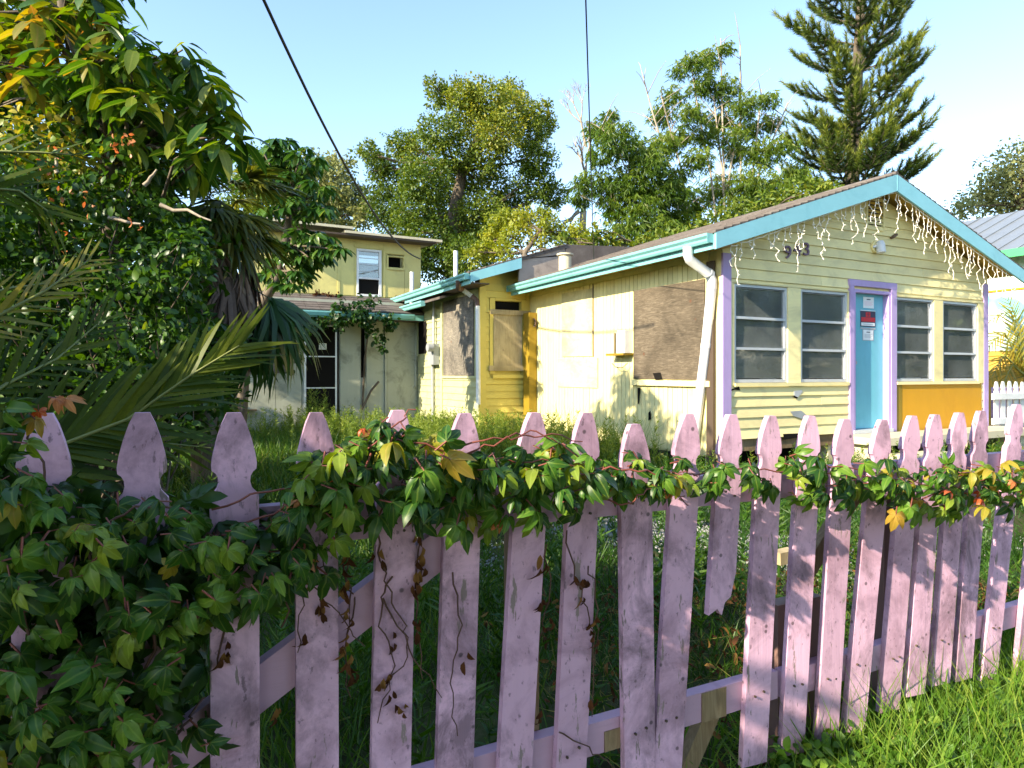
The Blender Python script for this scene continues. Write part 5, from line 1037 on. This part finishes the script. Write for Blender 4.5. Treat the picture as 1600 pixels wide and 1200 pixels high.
# ================================================================ the picket fence
FN = 1.44
FE = thing('picket_fence', 'weathered lilac picket fence with one picket broken off short, vines along its rail', 'fence', (1.4, FN, 0))
PK = [(-140, 646, -140, 1190), (68, 646, 66, 1190), (222, 645, 222, 1190), (366, 645, 368, 1190), (495, 645, 497, 1190), (622, 641, 611, 1190), (729, 646, 713, 1190), (837, 645, 806, 1190), (919, 645, 894, 1190), (994, 663, 1001, 1190), (1078, 647, 1044, 1190), (1147, 648, 1128, 962), (1208, 650, 1180, 1196), (1270, 650, 1240, 1180), (1322, 655, 1292, 1155), (1381, 656, 1334, 1146), (1430, 650, 1392, 1112), (1463, 648, 1430, 1086), (1502, 645, 1470, 1070), (1535, 642, 1505, 1062), (1592, 632, 1546, 1062), (1640, 632, 1600, 1053), (1690, 634, 1650, 1045)]
for i, (tx, ty, bx, by) in enumerate(PK):
    a = onY(tx, ty, FN); b = onY(bx, by, FN); z0 = b.z if by != 1190 else b.z - U(.04, .10) if tx > 700 else .2 + U(-.02, .02)
    br = (tx == 1147); lean = 0 if abs(tx - bx) < 1 else (a.x - b.x)
    H_ = a.z - z0; lean_tot = (a.x - b.x)*(H_/(a.z - b.z))
    tw = math.radians(U(-1.5, 3)) if tx < 1050 else math.radians(U(3, 9))
    o = pk(a.x, .1 if tx == 994 else .089*U(.97, 1.03), z0, a.z, FN + U(-.004, .004), 'lilac', FE, th=.02, lean=lean_tot, twist=-tw, lab='picket broken off halfway down' if br else None, broken_=br)
    for z in (.905, .285):
        if br and z < .5: continue
        if z < z0: continue
        for s in (-1, 1):
            f = (a.z - z)/H_; p = Vector((a.x - lean_tot*f + s*.018, FN - .0065, z + U(-.015, .015))); MB().tube([p, p + Vector((0, .006, 0))], .0035, 6).build('nail', M['darkbrown'], o)
def rail(x0, x1, z0, z1, y0=FN + .026, th=.036, mt='lilac_rail', nm='rail', dz=0):
    mb = MB(); mb.hexa([(x0, y0, z0), (x1, y0, z0 + dz), (x1, y0 + th, z0 + dz), (x0, y0 + th, z0), (x0, y0, z1), (x1, y0, z1 + dz), (x1, y0 + th, z1 + dz), (x0, y0 + th, z1)]); return mb.build(nm, M[mt], FE)
xm = onY(1000, 780, FN).x; xe = onY(1700, 760, FN).x
rail(-.9, onY(800, 800, FN + .026).x, .885, .975); rail(onY(801, 800, FN + .026).x, xe, .875, .962, dz=-.03)
rail(-.9, onY(1048, 1100, FN + .026).x, .245, .33); rail(onY(1049, 1100, FN + .026).x, onY(1215, 1100, FN + .026).x, .245, .33); rail(onY(1225, 1080, FN + .026).x, xe, .235, .32)
def wbeam(p, q, w_, th, mt, nm, lab=None):
    mb = MB(); d = (q - p).normalized(); s = Vector((0, 1, 0)).cross(d).normalized()*w_/2; t_ = Vector((0, th, 0))
    mb.hexa([p - s, q - s, q - s + t_, p - s + t_, p + s, q + s, q + s + t_, p + s + t_]); o = mb.build(nm, M[mt], FE)
    if lab: o['label'] = lab
wbeam(onY(215, 1225, FN + .024), onY(745, 815, FN + .024), .088, .034, 'lilac_rail', 'brace', 'diagonal lilac brace board')
wbeam(onY(1132, 1075, FN + .066), onY(1072, 1215, FN + .066), .06, .035, 'wood', 'brace', 'raw timber prop')
wbeam(onY(1352, 752, FN + .066), onY(1240, 935, FN + .066), .06, .03, 'wood', 'brace', 'raw timber diagonal')
for a, b, z0, z1 in ((1098, 1136, .243, .328), (946, 976, .246, .30)):
    x0, x1 = onY(a, 1120, FN + .02).x, onY(b, 1120, FN + .02).x; MB().box(x0, x1, FN + .0225, FN + .0258, z0, z1).build('bare_patch', M['wood'], FE)
x0, x1 = onY(1214, 1000, FN + .07).x, onY(1284, 1000, FN + .07).x; MB().box(x0, x1, FN + .066, FN + .12, -.06, onY(1250, 938, FN + .07).z).build('post', M['postwood'], FE)
x0 = onY(1380, 800, FN + .07).x; MB().box(x0, x0 + .09, FN + .066, FN + .155, -.05, .93).build('post', M['postwood'], FE)
x0 = onY(820, 800, FN + .07).x; MB().box(x0 - .03, x0 + .04, FN + .066, FN + .13, -.05, .9).build('post', M['wood'], FE)
x0 = onY(120, 800, FN + .07).x; MB().box(x0 - .045, x0 + .045, FN + .066, FN + .155, -.05, .95).build('post', M['postwood'], FE)
p = onY(1212, 872, FN + .5); q = onY(1238, 866, FN + .5); mb = MB(); mb.beam(p, q, .05, .05); tag(mb.build('timber_offcut', M['ply_tan']), 'short pale timber offcut caught in the grass behind the pickets', 'timber')

# ---- creepers on the fence: one object per five-fingered leaf
cv = {g: [palmate('leaf', 200 + 7*i, g, 5, .052, .52, .75, .035, 118, 'stem') for i in range(6)] for g in ('vine', 'vine_yellow', 'vine_red')}
def vine_leaf(T, px, py, y, g='vine', s=1.0):
    p = onY(px, py, y); o = put('leaf', random.choice(cv[g]), T, p - base_of(T)); o.rotation_mode = 'QUATERNION'
    d = Vector((U(-.8, .8), U(-.75, -.1), U(-.8, .25))); o.rotation_quaternion = quat(d, Vector((U(-.7, .3), U(-.9, -.3), U(.35, 1.0)))); k = s*U(.55, 1.12)*(.62 if g == 'vine_red' else 1); o.scale = (k,)*3; return p
def runner(T, pts, r, mt='stem', nm='stem'):
    mb = MB(); P0 = [onY(x, y, yy) for x, y, yy in pts]; out = []
    for a, b in zip(P0, P0[1:]):
        for k in range(5): out.append(a.lerp(b, k/5) + Vector((U(-1, 1), U(-1, 1), U(-1, 1)))*.008)
    out.append(P0[-1]); mb.tube(out, [r*(1 - .5*i/len(out)) for i in range(len(out))], 6); return mb.build(nm, M[mt], T)
def zone(T, n, fx, fy, ylo, yhi, red=.03, yel=.04, s=1.0):
    for _ in range(n):
        x = U(*fx); y0, y1 = fy(x) if callable(fy) else fy; g = 'vine_red' if random.random() < red*.6 else ('vine_yellow' if random.random() < yel*.6 else 'vine'); vine_leaf(T, x, U(y0, y1), FN - U(ylo, yhi), g, s)
V1 = thing('creeper_vine', 'sunlit five leaved creeper draped over the rail in the middle of the fence', 'creeper', (.9, FN - .05, .9))
zone(V1, 78, (480, 700), lambda x: (665 + abs(x - 600)*.35, 790), .02, .13, .03, .06)
zone(V1, 105, (640, 950), lambda x: (700, 760 + 60*math.sin(math.pi*min(1, max(0, (x - 600)/330)))), .01, .14, .02, .05)
zone(V1, 28, (430, 530), (740, 850), .02, .12, .03, .05, .95); zone(V1, 12, (440, 500), (850, 885), .02, .08)
zone(V1, 36, (930, 1075), (705, 765), .01, .10, .14, .04, .92); zone(V1, 14, (560, 650), (650, 690), .0, .08, .3, .15, .8); zone(V1, 8, (815, 900), (690, 720), .0, .08, .1, .2)
for pts in ([(340, 840, 1.41), (430, 800, 1.40), (500, 745, 1.38), (560, 700, 1.37), (640, 690, 1.36), (740, 715, 1.36), (850, 720, 1.36), (950, 735, 1.37), (1050, 735, 1.38), (1090, 745, 1.39)], [(460, 780, 1.40), (560, 720, 1.35), (620, 660, 1.36), (650, 640, 1.37)], [(700, 700, 1.36), (760, 690, 1.33), (830, 672, 1.36), (870, 690, 1.36), (930, 730, 1.35)], [(720, 720, 1.35), (790, 685, 1.32), (850, 680, 1.33), (910, 690, 1.36)], [(930, 770, 1.37), (980, 790, 1.34), (1010, 765, 1.33), (1070, 775, 1.36)], [(940, 730, 1.36), (1010, 735, 1.33), (1050, 765, 1.33), (1075, 790, 1.35)], [(330, 790, 1.40), (420, 770, 1.38), (500, 740, 1.38)]): runner(V1, pts, .0026)
for pts in ([(590, 830, 1.425), (600, 900, 1.43), (625, 960, 1.425), (640, 1010, 1.43), (600, 1080, 1.43)], [(645, 780, 1.43), (655, 850, 1.44), (650, 930, 1.45)], [(470, 830, 1.425), (480, 900, 1.42), (530, 960, 1.43), (570, 1010, 1.44)], [(540, 820, 1.46), (545, 900, 1.46), (540, 1000, 1.47)], [(850, 850, 1.44), (852, 930, 1.45)], [(885, 830, 1.425), (905, 920, 1.425), (930, 990, 1.43), (925, 1120, 1.43)], [(600, 930, 1.425), (640, 1010, 1.425), (690, 1090, 1.43)], [(870, 1140, 1.43), (930, 1175, 1.43), (960, 1200, 1.43)], [(580, 700, 1.40), (620, 720, 1.42), (640, 780, 1.43), (660, 830, 1.43)], [(500, 800, 1.43), (520, 850, 1.43), (470, 930, 1.43), (465, 1020, 1.43)], [(610, 900, 1.43), (592, 960, 1.43), (612, 1040, 1.43), (590, 1130, 1.43)], [(660, 870, 1.45), (645, 960, 1.45), (660, 1060, 1.45)], [(705, 900, 1.43), (725, 980, 1.43), (700, 1070, 1.43), (715, 1150, 1.43)], [(530, 850, 1.46), (552, 930, 1.46), (535, 1010, 1.46), (548, 1090, 1.46)], [(845, 840, 1.45), (860, 920, 1.45), (842, 1000, 1.45)], [(920, 880, 1.43), (935, 950, 1.43), (930, 1040, 1.43)]):
    runner(V1, pts, .0022, 'drystem', 'dry_stem')
dl_ = [np_mesh('dead_leaf', *(lambda tp: (np.array(tp[0]), np.array(tp[1])))(ovate(.42, 1.0, .5)), [G['dead']], q) for q in (.1, .5, .85)]
for px, py, n in ((480, 900, 3), (495, 935, 3), (510, 955, 2), (540, 880, 5), (545, 960, 5), (535, 1000, 4), (555, 1060, 3), (600, 1060, 4), (615, 1090, 3), (628, 1100, 3), (655, 850, 4), (652, 920, 5), (850, 880, 4), (905, 895, 5), (912, 920, 4), (925, 975, 4), (345, 1030, 4), (352, 1010, 4), (430, 1110, 3), (930, 1080, 2), (850, 1120, 2), (540, 920, 5), (548, 1030, 4), (470, 870, 4), (590, 870, 3), (650, 980, 4), (656, 880, 5), (725, 1020, 2), (612, 1000, 3), (848, 930, 4), (855, 975, 3), (480, 1000, 2), (930, 1000, 3), (545, 800, 5), (645, 800, 4)):
    for _ in range(n):
        o = put('dead_leaf', random.choice(dl_), V1, onY(px + U(-8, 8), py + U(-14, 14), FN - U(.005, .03)) - base_of(V1)); o.rotation_mode = 'QUATERNION'; o.rotation_quaternion = quat((U(-.4, .4), U(-.4, .1), -1), (U(-1, 1), -1, U(-.3, .6))); s = U(.022, .036); o.scale = (s,)*3
V2 = thing('creeper_vine', 'thin creeper with yellowing tips threaded along the right end of the fence', 'creeper', (2.4, FN - .05, .9))
zone(V2, 8, (1098, 1135), (715, 760), .01, .08); zone(V2, 7, (1165, 1205), (715, 755), .01, .08); zone(V2, 50, (1225, 1420), (712, 775), .01, .13, .01, .06, 1); zone(V2, 52, (1385, 1500), (725, 792), .01, .15, .03, .12, .95); zone(V2, 62, (1480, 1610), (725, 792), .01, .16, .12, .25, .95)
for pts in ([(1085, 740, 1.40), (1180, 735, 1.40), (1260, 735, 1.38), (1350, 745, 1.36), (1440, 760, 1.36), (1520, 760, 1.36), (1600, 750, 1.36)], [(1240, 720, 1.38), (1330, 735, 1.34), (1420, 750, 1.33), (1500, 770, 1.34)], [(1440, 780, 1.36), (1520, 755, 1.32), (1590, 730, 1.33)]): runner(V2, pts, .0024)
V3 = thing('creeper_vine', 'dark dense creeper smothering the left end of the fence', 'creeper', (-.4, FN - .05, .5))
def yl(x): return (768, 1205) if x > 140 else (660 + max(0, x)*.5, 1205)
def okleft(x, y):
    if 322 < x < 412 and (y < 815 or y > 945) : return False
    if x > 412 and not (805 < y < 930): return False
    if 180 < x < 265 and 1100 < y < 1200 and random.random() < .5: return False
    if 40 < x < 110 and 640 < y < 750 and random.random() < .75: return False
    if 40 < x < 110 and 960 < y < 1100 and random.random() < .6: return False
    if 265 < x < 322 and y > 1000 and random.random() < .6: return False
    if math.sin(x*.045 + 1)*math.sin(y*.037 + x*.01) < -.35: return False
    return True
n = 0
while n < 255:
    x = U(-30, 470); y = U(*yl(x))
    if okleft(x, y): vine_leaf(V3, x, y, FN - U(.02, .20), 'vine_yellow' if random.random() < .012 else 'vine', U(.6, .88)); n += 1
for x, y, g in ((60, 632, 'vine_red'), (75, 620, 'vine_red'), (90, 628, 'vine_red'), (45, 645, 'vine_yellow'), (30, 640, 'vine'), (10, 650, 'vine'), (20, 690, 'vine'), (150, 820, 'vine_yellow'), (45, 790, 'vine_yellow'), (270, 868, 'vine_yellow'), (240, 1115, 'vine'), (215, 1150, 'vine')): vine_leaf(V3, x, y, FN - .12, g, .8)
tv = []; pl = [(np.array([v.co[:] for v in m_.vertices]), np.array([p.vertices[:] for p in m_.polygons])) for m_ in cv['vine']]
parts = []
for q in range(6):
    ps = []
    while len(ps) < 85:
        x = U(-40, 460); y = U(*yl(x))
        if okleft(x, y): ps.append(onY(x, y, FN + U(-.05, .12)))
    k = len(ps); vv, ff, m_ = scatter(pl[q], np.array([tuple(p) for p in ps]), rng.normal(size=(k, 3))*.5 + np.array([0, -.3, -.4]), rng.normal(size=(k, 3))*.4 + np.array([-.2, -.6, .6]), rng.uniform(.75, 1.1, k)); parts.append((vv, ff, np.repeat(rng.random(k)*.6, m_)))
v, f, t = join(parts); np_put('inner_leaves', v, f, G['vine_a'], V3, t, kind='stuff')
for pts in ([(40, 1220, 1.40), (60, 1050, 1.38), (30, 880, 1.38), (70, 740, 1.37), (40, 650, 1.36)], [(280, 1220, 1.40), (230, 1050, 1.38), (260, 900, 1.36), (320, 840, 1.38), (440, 860, 1.39)], [(150, 1220, 1.40), (180, 1000, 1.38), (130, 850, 1.37), (210, 790, 1.36), (300, 800, 1.38)], [(345, 900, 1.42), (350, 960, 1.425), (340, 1040, 1.43)], [(420, 880, 1.43), (455, 900, 1.44), (440, 980, 1.45)], [(250, 1195, 1.37), (290, 1130, 1.38), (320, 1090, 1.42)]): runner(V3, pts, .0035, 'drystem')

# ivy on the lean-to eave of the back house
IV = thing('eave_ivy', 'dark ivy hanging over the blue eave and dead door side of the back house', 'ivy', onY(560, 520, LY - .55)); parts = []
ic = [(450, 500, 16), (470, 515, 16), (500, 505, 14), (530, 498, 14), (555, 495, 16), (580, 503, 14), (592, 525, 9), (598, 545, 6), (452, 540, 14), (460, 560, 12), (450, 580, 8), (520, 478, 10), (575, 480, 16), (610, 500, 12), (540, 475, 10), (430, 500, 20)]
v, f, t = leafcloud([onY(x, y, LY - .6) for x, y, r in ic], [r*14.5/FPX for x, y, r in ic], 1700, .085, ovate(.8, .3), .6, .2, 1, np.full(len(ic), .12), .5); np_put('foliage', v, f, G['vine_a'], IV, t, kind='stuff')
st = MB(); st.tube([onY(566, 640, LY - .03), onY(570, 560, LY - .04), onY(578, 500, LY - .4)], [.018, .022, .018], 6); st.tube([onY(565, 640, LY - .1), onY(580, 610, LY - .1), onY(592, 596, LY - .12)], .025, 6); st.build('stem', M['bark'], IV)
MS = thing('moss_clump', 'dark clump of dead leaves on the low roof by the upper wall', 'debris', onY(505, 462, UY - .1)); parts = []
v, f, t = leafcloud([onY(x, y, UY - .12) for x, y in ((500, 461), (515, 463), (490, 465), (525, 462), (620, 466), (635, 468))], [.12]*6, 420, .07, DIAMOND, .2, .1, .6, np.full(6, .1), .5); np_put('leaves', v, f, G['dead'], MS, t, kind='stuff')

# ================================================================ grass, weeds, gravel
def grass(name, label, xy, hts, wd, leaf, tint, lean=.35, cat=None):
    n = len(xy); p = np.column_stack([xy, [gz(x, y) - .01 for x, y in xy]]); d = rng.normal(size=(n, 3))*lean; d[:, 2] = 1; nr = rng.normal(size=(n, 3)); nr[:, 2] = .2
    v, f, m_ = scatter(blade2(1, .35), p, d, nr, hts, wd); o = np_put(name, v, f, G[leaf], None, np.repeat(np.clip(tint, 0, 1), m_), kind='stuff'); tag(o, label); return o
def inview(n, x0, x1, y0, y1, keep=None):
    out = []
    while len(out) < n:
        x, y = U(x0, x1), U(y0, y1); z = F3.x*x + F3.y*y
        if z < .8: continue
        u = (R3.x*x + R3.y*y)/z
        if -.95 < u < .86 and (keep is None or keep(x, y)): out.append((x, y))
    return np.array(out)
def yard(x, y): return not (x > SX - .1 and y > FY - .05) and not (x > BX - .05 and y > YB - .05) and y < LY - .1
GRV = [onZ(px, py, 0) for px, py in ((1085, 845), (1010, 850), (975, 830), (1240, 870), (1290, 860), (1180, 850), (1380, 800), (700, 880))]
def ingrav(x, y): return any((x - g_.x)**2 + (y - g_.y)**2 < (.42 + .12*math.sin(7*x))**2 for g_ in GRV)
gp = lambda x, y: (not ingrav(x, y)) and (math.sin(x*2.1 + y*1.3) + math.sin(x*.9 - y*2.3 + 1) > -.45)
xy = inview(62000, -2.5, 12.5, 1.62, 7.0, lambda x, y: yard(x, y) and (gp(x, y) or random.random() < .16)); nn = len(xy); ft = np.array([.5 + .5*math.sin(x*1.7 + 2*math.sin(y)) for x, y in xy])
grass('yard_grass', 'rough green grass between the fence and the cottage', xy, rng.uniform(.06, .2, nn)*(.7 + .6*ft), .006*rng.uniform(.7, 1.5, nn), 'grass', .4 + .3*(ft - .5) + rng.normal(size=nn)*.2, .5)
xy = inview(30000, -3, 6.2, 6.8, 14.8, yard); nn = len(xy); grass('back_grass', 'long grass at the foot of the house walls', xy, rng.uniform(.1, .32, nn), .012*rng.uniform(.7, 1.5, nn), 'grass', .55 + rng.normal(size=nn)*.2, .45)
xy = inview(15000, 1.0, 4.6, .55, 1.75, lambda x, y: x > 1.75 or (x > 1.3 and random.random() < .15)); nn = len(xy)
grass('verge_grass', 'grass coloured as if sunlit in front of the right end of the fence', xy, rng.uniform(.05, .20, nn), .006*rng.uniform(.7, 1.7, nn), 'grass_lit', .5 + rng.normal(size=nn)*.2, .55)
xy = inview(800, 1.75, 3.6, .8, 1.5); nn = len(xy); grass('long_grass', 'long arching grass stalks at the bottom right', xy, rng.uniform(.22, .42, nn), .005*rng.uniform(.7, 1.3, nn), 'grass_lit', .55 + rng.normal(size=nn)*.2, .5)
xy = inview(1500, 1.2, 4.4, .7, 3.2); p = np.column_stack([xy, rng.uniform(.005, .07, len(xy))]); v, f, m_ = scatter(ovate(.42, .8, .4), p, rdir(len(p), -.1), rdir(len(p), 1), rng.uniform(.02, .055, len(p)))
tag(np_put('leaf_litter', v, f, G['dead'], None, np.repeat(rng.random(len(p)), m_), kind='stuff'), 'dead brown leaves fallen among the grass by the fence')
xy = inview(2600, 1.3, 4.4, .7, 3.0); nn = len(xy); grass('straw', 'dry straw coloured grass stalks mixed into the verge', xy, rng.uniform(.06, .22, nn), .004, 'grass', np.full(nn, 1.0), 1.4)
# broad-leaved clover-like plants in the verge
xy = inview(900, 1.6, 4.2, .8, 1.5); p = np.column_stack([xy, rng.uniform(.02, .1, len(xy))]); p = np.repeat(p, 4, 0) + rng.normal(size=(len(xy)*4, 3))*.015; v, f, m_ = scatter(ovate(.6, .3), p, rdir(len(p), .2), rdir(len(p), 1.2), rng.uniform(.025, .05, len(p)))
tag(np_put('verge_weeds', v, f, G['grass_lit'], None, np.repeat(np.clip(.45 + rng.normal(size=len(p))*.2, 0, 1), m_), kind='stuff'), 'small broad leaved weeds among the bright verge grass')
# feathery weeds
def weeds(name, label, pts, hts, leaf='weed', tint=.5, per=46):
    pos, dr, sz, ti = [], [], [], []
    for (x, y), h in zip(pts, hts):
        lx, ly = U(-.12, .12), U(-.12, .12); tt = tint + U(-.25, .25); s = rng.random(per)**.8; a = rng.uniform(0, 6.28, per)
        pos.append(np.column_stack([x + lx*s*h, y + ly*s*h, gz(x, y) + s*h])); dr.append(np.column_stack([np.cos(a)*.8, np.sin(a)*.8, rng.uniform(.2, 1.1, per)])); sz.append(h*(.30*(1.05 - s) + .06)*rng.uniform(.6, 1.2, per)); ti.append(np.clip(tt + .25*(s - .5) + rng.normal(size=per)*.1, 0, 1))
        pos.append([[x, y, gz(x, y) - .01]]); dr.append([[lx, ly, 1]]); sz.append([h]); ti.append([.3])
    p = np.concatenate(pos); n = len(p); v, f, m_ = scatter(blade2(1, .25), p, np.concatenate(dr), rdir(n, .5), np.concatenate(sz), .011); tag(np_put(name, v, f, G[leaf], None, np.repeat(np.concatenate(ti), m_), kind='stuff'), label)
pts = []
for px, py, n, sp in ((440, 660, 40, .5), (480, 655, 40, .5), (520, 660, 40, .5), (560, 662, 40, .5), (610, 668, 60, .6), (660, 672, 80, .7), (700, 675, 100, .7), (750, 680, 110, .7), (800, 688, 90, .7), (850, 690, 60, .6), (900, 700, 40, .5), (950, 710, 30, .5), (410, 655, 20, .4)):
    c_ = onZ(px, py + 22, 0); pts += [(c_.x + random.gauss(0, sp), c_.y + random.gauss(0, sp)) for _ in range(n)]
pts = [p for p in pts if yard(*p)]; weeds('feathery_weeds', 'tall feathery yellow green weeds before the house walls', pts, [U(.3, .68) for _ in pts], 'weed', .6)
pts = [(onZ(U(480, 520), U(672, 680), 0)) for _ in range(16)]; weeds('door_weeds', 'tall weeds growing up in front of the dark screen door', [(p.x, p.y) for p in pts], [U(.6, 1.0) for _ in pts], 'weed', .4, 70)
xy = inview(420, 2.5, 12, 4.0, 6.1, lambda x, y: y > 4.8 or random.random() < .3); weeds('cottage_weeds', 'green weeds along the foot of the cottage', [tuple(p) for p in xy if yard(*p)], [U(.15, .42) for _ in xy], 'grass', .6, 36)
xy = inview(520, -2, 5, 1.7, 6.5); weeds('shade_weeds', 'dark leafy weeds in the shaded left yard', [tuple(p) for p in xy if yard(*p)], [U(.15, .5) for _ in xy], 'grass', .3, 36)
# stems of grass against the sunlit side wall
xy = np.array([(SX - U(.15, .5), U(7.2, 10.6)) for _ in range(260)]); nn = len(xy); grass('wall_grass', 'thin seeding grass stalks against the bright side wall', xy, rng.uniform(.4, .95, nn), .008*rng.uniform(.7, 1.3, nn), 'weed', .45 + rng.normal(size=nn)*.15, .25)
# gravel patch
xg = np.array([(g_.x + random.gauss(0, .3), g_.y + random.gauss(0, .3)) for g_ in GRV for _ in range(650)])
xy = inview(2600, 1.5, 9, 2.6, 5.2, lambda x, y: math.sin(x*1.4 + .5*y) + math.sin(y*2.2 - x*.7) > .55); n = len(xy); ico = ([(0, 0, 1), (.9, 0, -.2), (-.45, .8, -.1), (-.45, -.8, -.2), (0, 0, -1)], [(0, 1, 2), (0, 2, 3), (0, 3, 1), (4, 2, 1), (4, 3, 2), (4, 1, 3)])
xy = np.concatenate([xy, xg]); n = len(xy)
v, f, m_ = scatter(ico, np.column_stack([xy, [gz(x, y) + .006 for x, y in xy]]), rdir(n), rdir(n), rng.uniform(.007, .018, n)); tag(np_put('gravel', v, f, plain('pale shell gravel', (.27, .27, .26), .9), None, None, kind='stuff'), 'pale grey gravel showing through the yard grass')
